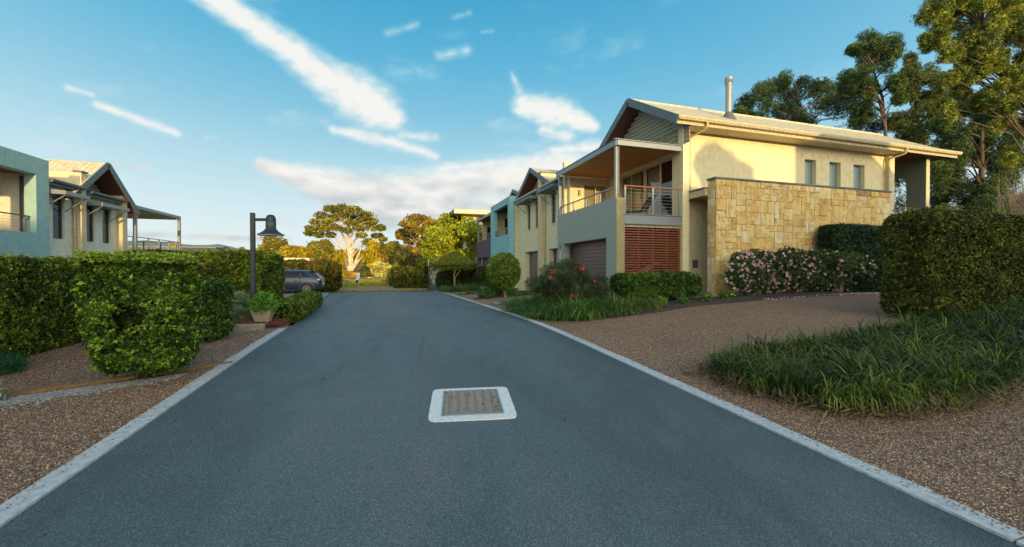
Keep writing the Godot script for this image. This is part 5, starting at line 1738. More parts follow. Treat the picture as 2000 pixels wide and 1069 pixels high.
func scatter_tufts(called: String, label: String, category: String, outline: Array, n: int, meshes: Array, m: Material, c0: Color, c1: Color, s0: float, s1: float, up: float, group := "", dead := 0.0) -> Node3D:
	var c := Vector2.ZERO
	for v in outline: c += v
	c /= outline.size()
	var o := thing(called, label, category, on(c.x, c.y), group)
	var lo: Vector2 = outline[0]
	var hi: Vector2 = outline[0]
	for v in outline:
		lo = lo.min(v)
		hi = hi.max(v)
	var area := 0.0
	for i in outline.size():
		var a: Vector2 = outline[i]
		area += a.cross(outline[(i + 1) % outline.size()]) * 0.5
	var apart := 0.72 * sqrt(absf(area) / n) if n < 1000 else 0.0
	var taken := []
	for k in meshes.size():
		var l := Leaves.new()
		var tries := 0
		while l.t.size() < n / meshes.size() and tries < 40000:
			tries += 1
			var p := Vector2(rng.randf_range(lo.x, hi.x), rng.randf_range(lo.y, hi.y))
			if not inside_of(p, outline): continue
			if apart > 0:
				var near := false
				for q in taken:
					if p.distance_squared_to(q) < apart * apart: near = true
				if near: continue
				taken.append(p)
			var clumpy := lump.get_noise_2d(p.x * 1.6, p.y * 1.6)
			var lean := Basis(rand_dir(), rng.randf() * 0.25)
			l.t.append(Transform3D((lean * Basis(Vector3.UP, rng.randf() * TAU)).scaled_local(Vector3.ONE * rng.randf_range(s0, s1) * (1.0 + 0.3 * clumpy)), on(p.x, p.y, up)))
			var col := tone(c0 * 0.8, c1 * 1.3, pow(rng.randf(), 3.0) + clumpy * 0.3)
			if rng.randf() < dead: col = tone(Color(0.16, 0.13, 0.05), Color(0.26, 0.23, 0.09), rng.randf())
			l.c.append(col)
		stuff(grow(l, "leaves", meshes[k], m, o))
	return o

func flowers(o: Node3D, called: String, spots: Leaves) -> void:
	stuff(grow(spots, called, L.flower, M.petal, o))

func make_plants() -> void:
	make_leaves()
	# left of the road
	hedge("hedge", "long clipped green hedge below the teal-fronted house, at the left edge", "hedge", on(-5.75, 7.4, 0.0), Vector3(1.0, 1.52, 11.0), 0.06, 0.14, L.small, M.leaf, Color(0.085, 0.138, 0.016), Color(0.326, 0.358, 0.039), 1200, 0.07, "clipped hedges", 0.85, [], 160)
	var bp := on(-2.98, 6.25, 0.0)
	hedge("bush", "big squared bush with a dark hollow, nearest the road on the left", "bush", bp + Vector3(0, 0.07, 0), Vector3(0.98, 1.43, 0.95), 0.2, 0.32, L.small, M.gloss_leaf, Color(0.070, 0.138, 0.019), Color(0.30, 0.40, 0.045), 1150, 0.17, "", 1.15, [[bp + Vector3(0.04, 0.80, 0.48), 0.21], [bp + Vector3(-0.12, 0.36, 0.48), 0.13], [bp + Vector3(0.5, 1.2, 0.42), 0.13]], 170)
	var core := get_node("bush") as Node3D
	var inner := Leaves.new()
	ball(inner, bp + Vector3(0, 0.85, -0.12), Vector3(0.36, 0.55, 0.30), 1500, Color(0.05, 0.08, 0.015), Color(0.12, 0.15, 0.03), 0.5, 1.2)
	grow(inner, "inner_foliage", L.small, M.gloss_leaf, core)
	hedge("bush", "smaller squared glossy bush beside the lamp's stone edging", "bush", on(-3.75, 8.95, 0.02), Vector3(1.5, 1.09, 1.0), 0.0, 0.22, L.small, M.gloss_leaf, Color(0.054, 0.122, 0.028), Color(0.248, 0.358, 0.046), 1200, 0.10, "", 1.0)
	hedge("hedge", "tall hedge behind the street lamp with a patch of sun", "hedge", on(-6.5, 18.2, -0.1), Vector3(4.1, 2.13, 3.6), 0.0, 0.2, L.mid, M.leaf, Color(0.093, 0.138, 0.016), Color(0.341, 0.374, 0.031), 420, 0.12, "clipped hedges", 1.0, [], 60)
	hedge("hedge", "knee-high clipped hedge running along the left kerb", "hedge", on(-2.72, 14.4, 0.0), Vector3(0.75, 0.50, 6.2), 0.065, 0.12, L.small, M.leaf, Color(0.085, 0.146, 0.016), Color(0.264, 0.326, 0.031), 1300, 0.05, "clipped hedges", 0.9)
	var lav := thing("shrub", "soft grey-green lavender-like shrub behind the lamp post", "shrub", on(-3.75, 11.6))
	var l := Leaves.new()
	ball(l, on(-3.75, 11.6, 0.35), Vector3(0.42, 0.42, 0.4), 700, Color(0.155, 0.244, 0.124), Color(0.341, 0.439, 0.217), 0.5, 1.0, 0.9)
	grow(l, "foliage", L.needle, M.dull_leaf, lav)
	var low := thing("shrub", "low dark green ferny shrub on the gravel before the long hedge", "shrub", on(-5.0, 7.1))
	l = Leaves.new()
	ball(l, on(-5.0, 7.05, 0.08), Vector3(0.30, 0.17, 0.2), 420, Color(0.023, 0.114, 0.046), Color(0.078, 0.228, 0.078), 0.5, 0.7, 0.7)
	grow(l, "foliage", L.needle, M.dull_leaf, low)
	# the red-flowering bush behind the car
	var bb := hedge("bush", "rounded dark bush dotted with red flowers behind the dark blue car", "bush", on(-6.9, 35.3, -0.1), Vector3(6.2, 2.5, 2.6), 0.0, 0.9, L.far, M.leaf, Color(0.054, 0.073, 0.016), Color(0.202, 0.179, 0.031), 190, 0.3, "", 1.1)
	l = Leaves.new()
	skin_of(l, on(-6.9, 35.3, -0.08), Vector3(6.3, 2.55, 2.7), 0, 0.9, 11, Color(0.36, 0.05, 0.03), Color(0.42, 0.13, 0.04), 0.32, 0.08, 1.5)
	flowers(bb, "red_flowers", l)

	# right of the road, near to far
	scatter_tufts("strap_grass", "wide drift of arching strap-leaved grass filling the bed right of road", "grass", BIG_GRASS, 640, L.strap, M.leaf, Color(0.018, 0.044, 0.008), Color(0.16, 0.21, 0.022), 0.52, 0.88, 0.10, "", 0.012)
	var thatch := Leaves.new()
	var drift := get_node("strap_grass") as Node3D
	for i in 900:
		var a := rng.randf()
		var k := rng.randi() % BIG_GRASS.size()
		var q: Vector2 = BIG_GRASS[k].lerp(BIG_GRASS[(k + 1) % BIG_GRASS.size()], a)
		q += Vector2(rng.randfn(0, 0.10), rng.randfn(0, 0.10))
		thatch.t.append(Transform3D(Basis.from_euler(Vector3(rng.randf_range(1.0, 1.8), rng.randf() * TAU, 0)).scaled_local(Vector3.ONE * rng.randf_range(0.6, 1.3)), on(q.x, q.y, 0.02 + 0.03 * rng.randf())))
		thatch.c.append(tone(Color(0.10, 0.07, 0.03), Color(0.28, 0.22, 0.11), rng.randf()))
	grow(thatch, "dead_blades", L.grass_leaf, M.dull_leaf, drift)
	hedge("hedge", "tall brown-tinged clipped hedge at the right edge above the strap grass", "hedge", on(15.1, 5.88, -0.05), Vector3(9.1, 2.24, 0.95), 0.0, 0.25, L.small, M.leaf, Color(0.078, 0.090, 0.016), Color(0.264, 0.244, 0.034), 1150, 0.07, "clipped hedges", 0.85, [], 120)
	hedge("hedge", "dark glossy hedge standing against the right end of sandstone wall", "hedge", on(18.9, 11.0, -0.05), Vector3(6.6, 2.55, 0.8), 0.0, 0.16, L.mid, M.gloss_leaf, Color(0.028, 0.065, 0.028), Color(0.085, 0.155, 0.054), 520, 0.06, "clipped hedges", 1.0)
	camellia(on(11.95, 10.7, 0.02), Vector3(1.05, 0.9, 0.5), 330, "camellia bush thick with pink flowers at the sandstone wall's left end")
	camellia(on(13.7, 10.65, 0.02), Vector3(1.15, 0.86, 0.5), 190, "middle camellia bush with scattered pink flowers before the sandstone wall")
	camellia(on(15.35, 10.4, 0.02), Vector3(1.25, 0.84, 0.5), 110, "camellia bush with few flowers and bare lower stems by dark hedge")
	petals()
	hedge("hedge", "rounded waist-high green hedge in front of the red timber slats", "hedge", on(8.25, 11.15, 0.2), Vector3(3.1, 0.78, 1.0), 0.05, 0.3, L.mid, M.gloss_leaf, Color(0.054, 0.114, 0.019), Color(0.202, 0.309, 0.039), 900, 0.09, "clipped hedges", 0.8)
	grevillea()
	scatter_tufts("strap_grass", "drift of strap-leaved grass under the red-flowering shrub beside the kerb", "grass", [Vector2(3.66, 12.5), Vector2(3.66, 9.9), Vector2(4.3, 9.2), Vector2(6.2, 9.4), Vector2(7.3, 9.9), Vector2(7.0, 10.5), Vector2(5.2, 10.6), Vector2(4.6, 12.4)], 330, L.strap, M.leaf, Color(0.034, 0.101, 0.022), Color(0.171, 0.277, 0.046), 0.72, 1.08, 0.06, "", 0.01)
	var seeds := [Vector2(7.55, 9.95), Vector2(8.45, 10.15), Vector2(9.4, 10.25), Vector2(10.3, 10.5), Vector2(10.9, 10.7), Vector2(10.2, 11.1), Vector2(8.0, 10.5)]
	var seed_label := ["leftmost seedling in the dark bed, yellow-green and lowest", "seedling second from the left in the dark bed, bluish green", "yellow-green seedling in the bed before the grey wall", "seedling just left of the sandstone wall's foot", "seedling at the foot of the sandstone wall's corner", "seedling close to the grey wall beside the letterbox", "small seedling tucked under the waist-high hedge"]
	for i in seeds.size():
		var o := thing("seedling", seed_label[i], "plant", on(seeds[i].x, seeds[i].y), "seedlings in the dark bed")
		l = Leaves.new()
		ball(l, on(seeds[i].x, seeds[i].y, 0.14), Vector3(0.15, 0.12, 0.15), 60, Color(0.062, 0.163, 0.023), Color(0.310, 0.391, 0.046) if i % 2 == 0 else Color(0.124, 0.228, 0.062), 0.8, 0.9, 0.9)
		grow(l, "leaves", L.mid, M.leaf, o)
	# the clipped ball on its stem
	var bt := on(5.45, 19.3)
	var o := thing("ball_tree", "egg-shaped clipped topiary on a short bare trunk right of road", "tree", bt)
	ptube(o, "trunk", M.pale_bark, [bt + Vector3(0.08, 0, 0), bt + Vector3(0.0, 0.35, 0), bt + Vector3(-0.05, 0.8, 0)], [0.07, 0.06, 0.05], 10)
	l = Leaves.new()
	ball(l, bt + Vector3(-0.02, 1.25, 0), Vector3(0.83, 0.92, 0.83), 5200, Color(0.078, 0.138, 0.019), Color(0.279, 0.358, 0.039), 0.14, 0.75)
	grow(l, "crown", L.mid, M.leaf, o)
	var e := mb()
	lathe(e, [Vector2(0.05, 0.45), Vector2(0.5, 0.7), Vector2(0.68, 1.2), Vector2(0.5, 1.75), Vector2(0.0, 2.0)], bt, 14)
	put(e, "branches", M.dead_wood, o)
	# garden strips between the drives
	scatter_tufts("ground_cover", "low bright green ground cover strip under the topiary, nearest strip", "ground cover", [Vector2(4.7, 14.9), Vector2(8.2, 15.5), Vector2(8.2, 16.4), Vector2(4.7, 15.9)], 1500, [L.blade], M.leaf, Color(0.078, 0.195, 0.019), Color(0.248, 0.391, 0.046), 1.0, 1.9, 0.04, "ground cover strips")
	scatter_tufts("ground_cover", "low dark green ground cover strip behind the topiary's trunk", "ground cover", [Vector2(5.4, 19.2), Vector2(8.2, 20.4), Vector2(8.2, 21.4), Vector2(5.4, 20.2)], 1300, [L.blade], M.leaf, Color(0.046, 0.146, 0.028), Color(0.139, 0.277, 0.062), 1.3, 2.4, 0.04, "ground cover strips")
	scatter_tufts("ground_cover", "low green ground cover strip farthest up the right-hand drives", "ground cover", [Vector2(5.6, 24.2), Vector2(8.2, 25.5), Vector2(8.2, 26.4), Vector2(5.6, 25.2)], 1200, [L.blade], M.leaf, Color(0.062, 0.179, 0.025), Color(0.186, 0.326, 0.046), 1.3, 2.2, 0.04, "ground cover strips")
	var rounds := [[Vector2(4.35, 18.9), 0.30, "small round dark shrub nearest the kerb in the second strip"], [Vector2(4.9, 19.6), 0.20, "little low green mound between two round shrubs"], [Vector2(5.25, 19.9), 0.33, "round dark shrub in the second strip, farther from the kerb"], [Vector2(4.0, 23.3), 0.28, "bright pointed tuft nearest the kerb in the far strip"], [Vector2(4.6, 24.2), 0.36, "spiky brown-green plant in the far strip beside the kerb"], [Vector2(3.95, 14.95), 0.20, "silvery grey succulent tuft beside the kerb in the nearest strip"]]
	for i in rounds.size():
		var q: Vector2 = rounds[i][0]
		var r: float = rounds[i][1]
		o = thing("shrub", rounds[i][2], "shrub", on(q.x, q.y))
		l = Leaves.new()
		if i < 3:
			ball(l, on(q.x, q.y, r * 0.95), Vector3(r, r, r), 420, Color(0.046, 0.114, 0.031), Color(0.155, 0.260, 0.062), 0.3, 0.8)
			grow(l, "foliage", L.mid, M.leaf, o)
		else:
			for k in 14: 
				l.t.append(Transform3D(Basis(Vector3.UP, rng.randf() * TAU).scaled_local(Vector3.ONE * r * 1.5), on(q.x + rng.randf_range(-0.5, 0.5) * r, q.y + rng.randf_range(-0.5, 0.5) * r, 0.04)))
				l.c.append(tone(Color(0.093, 0.228, 0.031), Color(0.279, 0.423, 0.046), rng.randf()) if i == 3 else (tone(Color(0.155, 0.130, 0.031), Color(0.248, 0.277, 0.062), rng.randf()) if i == 4 else tone(Color(0.310, 0.423, 0.372), Color(0.558, 0.684, 0.620), rng.randf())))
			grow(l, "leaves", L.strap[1], M.leaf, o)
	scatter_tufts("strap_grass", "far strap grass edging the bed below the umbrella-shaped tree", "grass", [Vector2(3.75, 27.6), Vector2(7.8, 27.4), Vector2(8.0, 28.8), Vector2(4.2, 31.8), Vector2(3.75, 31.2)], 420, L.strap, M.leaf, Color(0.046, 0.106, 0.019), Color(0.171, 0.228, 0.039), 0.8, 1.2, 0.04)
	# clipped far hedges
	hedge("hedge", "square-topped far hedge with a sunlit stripe at the road's end", "hedge", on(1.35, 38.6, -0.05), Vector3(1.8, 2.0, 1.6), 0.0, 0.12, L.far, M.leaf, Color(0.078, 0.090, 0.016), Color(0.232, 0.228, 0.031), 260, 0.06, "clipped hedges", 0.9)
	hedge("hedge", "tall narrow far hedge beside the distant lamp", "hedge", on(2.95, 38.0, -0.05), Vector3(1.1, 2.8, 1.5), 0.0, 0.12, L.far, M.leaf, Color(0.062, 0.090, 0.019), Color(0.202, 0.228, 0.031), 260, 0.06, "clipped hedges", 0.9)
	o = thing("bush", "round clipped bush at the left end of the far hedges", "bush", on(0.35, 41.5))
	l = Leaves.new()
	ball(l, on(0.35, 41.5, 0.85), Vector3(0.55, 0.95, 0.55), 900, Color(0.062, 0.090, 0.019), Color(0.186, 0.212, 0.031), 0.2, 1.0)
	grow(l, "foliage", L.far, M.leaf, o)
	hedge("hedge", "dark hedge between the ball topiary and the umbrella-shaped tree", "hedge", on(7.4, 31.2, 0.0), Vector3(1.3, 1.75, 6.0), 0.0, 0.4, L.far, M.leaf, Color(0.039, 0.073, 0.016), Color(0.132, 0.163, 0.031), 260, 0.2, "clipped hedges", 0.9)
	hedge("bush", "dark loose bush below the umbrella-shaped tree, beside the far lamp", "bush", on(5.8, 34.4, 0.0), Vector3(3.9, 1.5, 1.6), 0.0, 0.5, L.far, M.leaf, Color(0.043, 0.065, 0.019), Color(0.139, 0.146, 0.039), 240, 0.25)
	var lawn := thing("grass", "sunlit lawn grass at the road's end", "grass", on(-8, 45))
	l = Leaves.new()
	for i in 16000:
		var s := 34.6 + 28.0 * pow(rng.randf(), 1.4)
		var x := rng.randf_range(-16, 10)
		if inside_of(Vector2(x, s), [Vector2(-5.5, 35.2), Vector2(-2, 35.0), Vector2(2.0, 35.6), Vector2(5.0, 37.5), Vector2(6.5, 40.5), Vector2(3.0, 43.0), Vector2(-1.5, 42.0), Vector2(-5, 39)]) and rng.randf() < 0.97: continue
		if s < 37.2 and x > 2.8: continue
		l.t.append(Transform3D(Basis(Vector3.UP, rng.randf() * TAU).scaled_local(Vector3(1, 0.5, 1) * rng.randf_range(0.7, 1.3)), on(x, s, 0.01)))
		l.c.append(tone(Color(0.20, 0.22, 0.018), Color(0.48, 0.42, 0.03), rng.randf()))
	grow(l, "turf_blades", L.blade_far, M.leaf, lawn)
	stuff(lawn)
	chips()
	# a few dead leaves on the road
	var litter := thing("fallen_leaves", "few dead leaves scattered over the asphalt road", "leaves", on(0.5, 6))
	l = Leaves.new()
	for i in 120:
		var s := 2.5 + 22.0 * rng.randf()
		var x := rng.randf_range(-2.0, 3.3)
		if rng.randf() < 0.5: x = [-2.05, 3.3][rng.randi() % 2] + rng.randfn(0, 0.15)
		l.t.append(Transform3D(Basis.from_euler(Vector3(rng.randf_range(-0.3, 0.3), rng.randf() * TAU, rng.randf_range(-0.3, 0.3))) * Basis(Vector3.RIGHT, PI / 2), on(clampf(x, -2.1, 3.36), s, 0.008)))
		l.c.append(tone(Color(0.06, 0.035, 0.02), Color(0.20, 0.12, 0.05), rng.randf()))
	grow(l, "dead_leaf", spray(1, 0.036, 0.016, 5, 0.0, 33), M.dull_leaf, litter)
	stuff(litter)

func camellia(p: Vector3, r: Vector3, blooms: int, label: String) -> void:
	var o := thing("camellia", label, "bush", p, "camellias along the sandstone wall")
	var l := Leaves.new()
	var f := Leaves.new()
	for k in 9:
		var c := p + Vector3(lerpf(-0.72, 0.72, k / 8.0) * r.x, [0.62, 1.3, 0.95][k % 3] * r.y + rng.randf_range(-0.08, 0.08), rng.randf_range(-0.3, 0.3) * r.z)
		ball(l, c, r * rng.randf_range(0.42, 0.52), 420, Color(0.034, 0.073, 0.019), Color(0.139, 0.195, 0.046), 0.35, 0.95)
		for i in blooms / 9:
			var d := rand_dir()
			d.z = absf(d.z)
			f.t.append(Transform3D(basis_to((d + rand_dir() * 0.5).normalized(), rng.randf() * TAU, rng.randf_range(1.0, 1.8)), c + d * r * 0.5))
			f.c.append(tone(Color(0.62, 0.34, 0.38), Color(0.80, 0.62, 0.62), rng.randf()))
	var st := mb()
	for k in 6:
		var a := p + Vector3(rng.randf_range(-0.15, 0.15), -0.05, rng.randf_range(-0.1, 0.1))
		var b := p + Vector3(rng.randf_range(-0.55, 0.55) * r.x, r.y * 0.9, rng.randf_range(-0.2, 0.2))
		tube(st, [a, a.lerp(b, 0.5) + Vector3(0, 0.06, 0), b], [0.026, 0.018, 0.01], 6)
	put(st, "stem", M.pale_bark, o)
	grow(l, "foliage", L.mid, M.gloss_leaf, o)
	flowers(o, "pink_flowers", f)

func petals() -> void:
	var o := thing("fallen_petals", "pink petals strewn on the ground below the camellias", "petals", on(13, 10.1))
	var l := Leaves.new()
	for i in 1100:
		var x := 11.2 + 5.6 * pow(rng.randf(), 1.2)
		var s := 10.0 + rng.randfn(0.0, 0.2) - 0.08 * (x - 11.0) * 0.5
		l.t.append(Transform3D(Basis.from_euler(Vector3(rng.randf() * 0.4, rng.randf() * TAU, rng.randf() * 0.4)).scaled_local(Vector3.ONE * rng.randf_range(0.6, 1.2)), on(x, s, 0.045)))
		l.c.append(tone(Color(0.62, 0.36, 0.38), Color(0.78, 0.60, 0.60), rng.randf()))
	grow(l, "petal", spray(1, 0.05, 0.05, 89, 0.0, 31), M.petal, o)
	stuff(o)

func grevillea() -> void:
	var p := on(5.05, 10.95, 0.03)
	var o := thing("bush", "loose fine-leaved bush with red spider flowers in front of the garage", "bush", p)
	var l := Leaves.new()
	var f := Leaves.new()
	var st := mb()
	for k in 34:
		var a := rng.randf() * TAU
		var out := sqrt(rng.randf())
		var c := p + Vector3(cos(a) * out * 1.05, 0.35 + rng.randf() * 0.85 * (1.25 - 0.6 * out), sin(a) * out * 0.8)
		ball(l, c, Vector3(0.36, 0.26, 0.36), 210, Color(0.045, 0.075, 0.035), Color(0.17, 0.21, 0.10), 0.7, 1.15, 0.7)
		tube(st, [p + Vector3(rng.randf_range(-0.1, 0.1), 0, 0), p.lerp(c, 0.5) + Vector3(0, 0.1, 0), c], [0.022, 0.014, 0.006], 5)
		if k % 3 != 2:
			for i in 2:
				var d := (rand_dir() + Vector3(-0.2, 0.3, 0.6)).normalized()
				var w := c + d * 0.34
				for j in 5:
					f.t.append(Transform3D(basis_to((d + rand_dir() * 0.8).normalized(), rng.randf() * TAU, rng.randf_range(0.8, 1.35)), w + rand_dir() * 0.035))
					f.c.append(tone(Color(0.50, 0.03, 0.05), Color(0.62, 0.12, 0.12), rng.randf()))
	put(st, "stem", M.dead_wood, o)
	grow(l, "foliage", L.needle, M.dull_leaf, o)
	flowers(o, "red_flowers", f)

# pale chips and litter over the gravel beside the edging, loose stones along the kerbs
func chips() -> void:
	var o := thing("gravel_chips", "patch of pale grey stone chips and litter below the timber edging", "gravel", on(-3.9, 5.2))
	var l := Leaves.new()
	for i in 9000:
		var t := rng.randf()
		var x := lerpf(-5.6, -2.6, t)
		var s := lerpf(5.2, 6.45, t) - absf(rng.randfn(0.0, 0.40)) * (1.0 - 0.75 * t) - 0.06
		l.t.append(Transform3D(Basis.from_euler(Vector3(rng.randf() * TAU, rng.randf() * TAU, 0)).scaled_local(Vector3(rng.randf_range(0.5, 1.7), 1, rng.randf_range(0.6, 1.2))), on(x, s, 0.003)))
		l.c.append(tone(Color(0.16, 0.15, 0.14), Color(0.42, 0.43, 0.42), rng.randf()))
	grow(l, "chip", cbox(Vector3(0.022, 0.007, 0.012), 0.002), M.dull_leaf, o)
	stuff(o)
	o = thing("loose_pebbles", "loose pebbles and dry leaves strewn over the gravel drives and kerbs", "gravel", on(-3, 4))
	l = Leaves.new()
	for i in 15000:
		var left := rng.randf() < 0.5
		var s := 1.2 + 8.5 * pow(rng.randf(), 1.5)
		var x := rng.randf_range(-6, -2.34) if left else rng.randf_range(3.6, 9.5)
		if not left and inside_of(Vector2(x, s), BIG_GRASS): continue
		l.t.append(Transform3D(Basis.from_euler(Vector3(rng.randf() * 0.4, rng.randf() * TAU, rng.randf() * 0.4)).scaled_local(Vector3(rng.randf_range(0.5, 1.5), rng.randf_range(0.5, 1.2), rng.randf_range(0.6, 1.3))), on(x, s, 0.0)))
		l.c.append([tone(Color(0.12, 0.06, 0.04), Color(0.22, 0.11, 0.06), rng.randf()), tone(Color(0.36, 0.24, 0.12), Color(0.5, 0.38, 0.22), rng.randf()), tone(Color(0.08, 0.06, 0.05), Color(0.15, 0.11, 0.1), rng.randf())][rng.randi() % 3])
	for i in 1000:
		var left := rng.randf() < 0.5
		var s := 1.2 + 10.0 * pow(rng.randf(), 1.4)
		var e := absf(rng.randfn(0.0, 0.05))
		var x := edge_x(ROAD_LEFT, s) - 0.17 + e if left else 3.57 - e
		l.t.append(Transform3D(Basis.from_euler(Vector3(rng.randf() * 0.4, rng.randf() * TAU, rng.randf() * 0.4)).scaled_local(Vector3.ONE * rng.randf_range(0.4, 1.0)), on(x, s, 0.02 if e < 0.16 else 0.003)))
		l.c.append(tone(Color(0.2, 0.12, 0.07), Color(0.4, 0.3, 0.2), rng.randf()))
	grow(l, "pebble", cbox(Vector3(0.014, 0.009, 0.010), 0.003), M.dull_leaf, o)
	stuff(o)

# ---- trees ----------------------------------------------------------------------------------------------------------------
# trunk: points from the ground up; clumps: [centre, radii]. A limb runs from the trunk into every clump.
func tree(called: String, label: String, trunk: Array, r0: float, clumps: Array, leaf: Mesh, m: Material, bark: Material, c0: Color, c1: Color, per: int, scale_: float, group := "", droop := 0.0, deep := 0.75, limb := 0.3) -> Node3D:
	var o := thing(called, label, "tree", trunk[0], group)
	var radii := []
	for i in trunk.size(): radii.append(r0 * lerpf(1.0, 0.4, float(i) / (trunk.size() - 1)) * (1.35 if i == 0 else 1.0))
	ptube(o, "trunk", bark, trunk, radii, 10)
	var l := Leaves.new()
	var st := mb()
	for c in clumps:
		var p: Vector3 = c[0]
		var best: Vector3 = trunk[-1]
		for i in trunk.size() - 1:   # leave the trunk below the clump, lower for those farther out
			for k in 4:
				var q: Vector3 = trunk[i].lerp(trunk[i + 1], k / 4.0)
				var want: float = p.y - Vector2(p.x - q.x, p.z - q.z).length() * 0.45
				if absf(q.y - want) < absf(best.y - want): best = q
		var midp := best.lerp(p, 0.5) + Vector3(rng.randf_range(-0.1, 0.1), 0.12, rng.randf_range(-0.1, 0.1)) * best.distance_to(p)
		tube(st, [best, best.lerp(midp, 0.5), midp, p], [r0 * limb, r0 * limb * 0.75, r0 * limb * 0.5, r0 * limb * 0.2], 6)
		var r: Vector3 = c[1]
		for k in 4:
			var e := p + rand_dir() * r * 0.75
			tube(st, [midp.lerp(p, 0.7), e], [r0 * limb * 0.25, r0 * limb * 0.08], 5)
		var k := rng.randf_range(0.8, 1.2)
		ball(l, p, r, int(per * rng.randf_range(0.8, 1.2)), c0 * k, c1 * k, deep, scale_, 0.25, droop, 0.16)
	put(st, "limbs", bark, o)
	grow(l, "crown", leaf, m, o)
	return o

# px, py, half width, half height of each clump as seen, at a depth; scattered in depth
func seen(list: Array, depth: float, scatter: float, swell := 1.0) -> Array:
	var out := []
	for c in list:
		var d := depth + rng.randf_range(-1, 1) * scatter
		var r: float = c[2] * depth / 790.0 * swell
		out.append([at(c[0], c[1], d), Vector3(r, c[3] * depth / 790.0 * swell, r)])
	return out

# breaks every clump up into smaller ragged ones
func ragged(list: Array, n: int, tall: float) -> Array:
	var out := []
	for c in list:
		for i in n:
			var a := rng.randf() * TAU
			var k := sqrt(rng.randf()) * 0.95
			out.append([c[0] + cos(a) * k * c[2], c[1] + sin(a) * k * c[3] * 1.25, c[2] * rng.randf_range(0.38, 0.62), c[3] * rng.randf_range(0.45, 0.8) * tall])
	return out

func fill(px: float, py: float, rx: float, ry: float, n: int, size: float) -> Array:   # clumps that fill an ellipse
	var out := []
	for i in n:
		var a := i * 2.39996
		var k := sqrt((i + 0.5) / n) * 0.78
		out.append([px + cos(a) * rx * k, py + sin(a) * ry * k, rx * size * rng.randf_range(0.8, 1.2), ry * size * rng.randf_range(0.8, 1.2)])
	return out

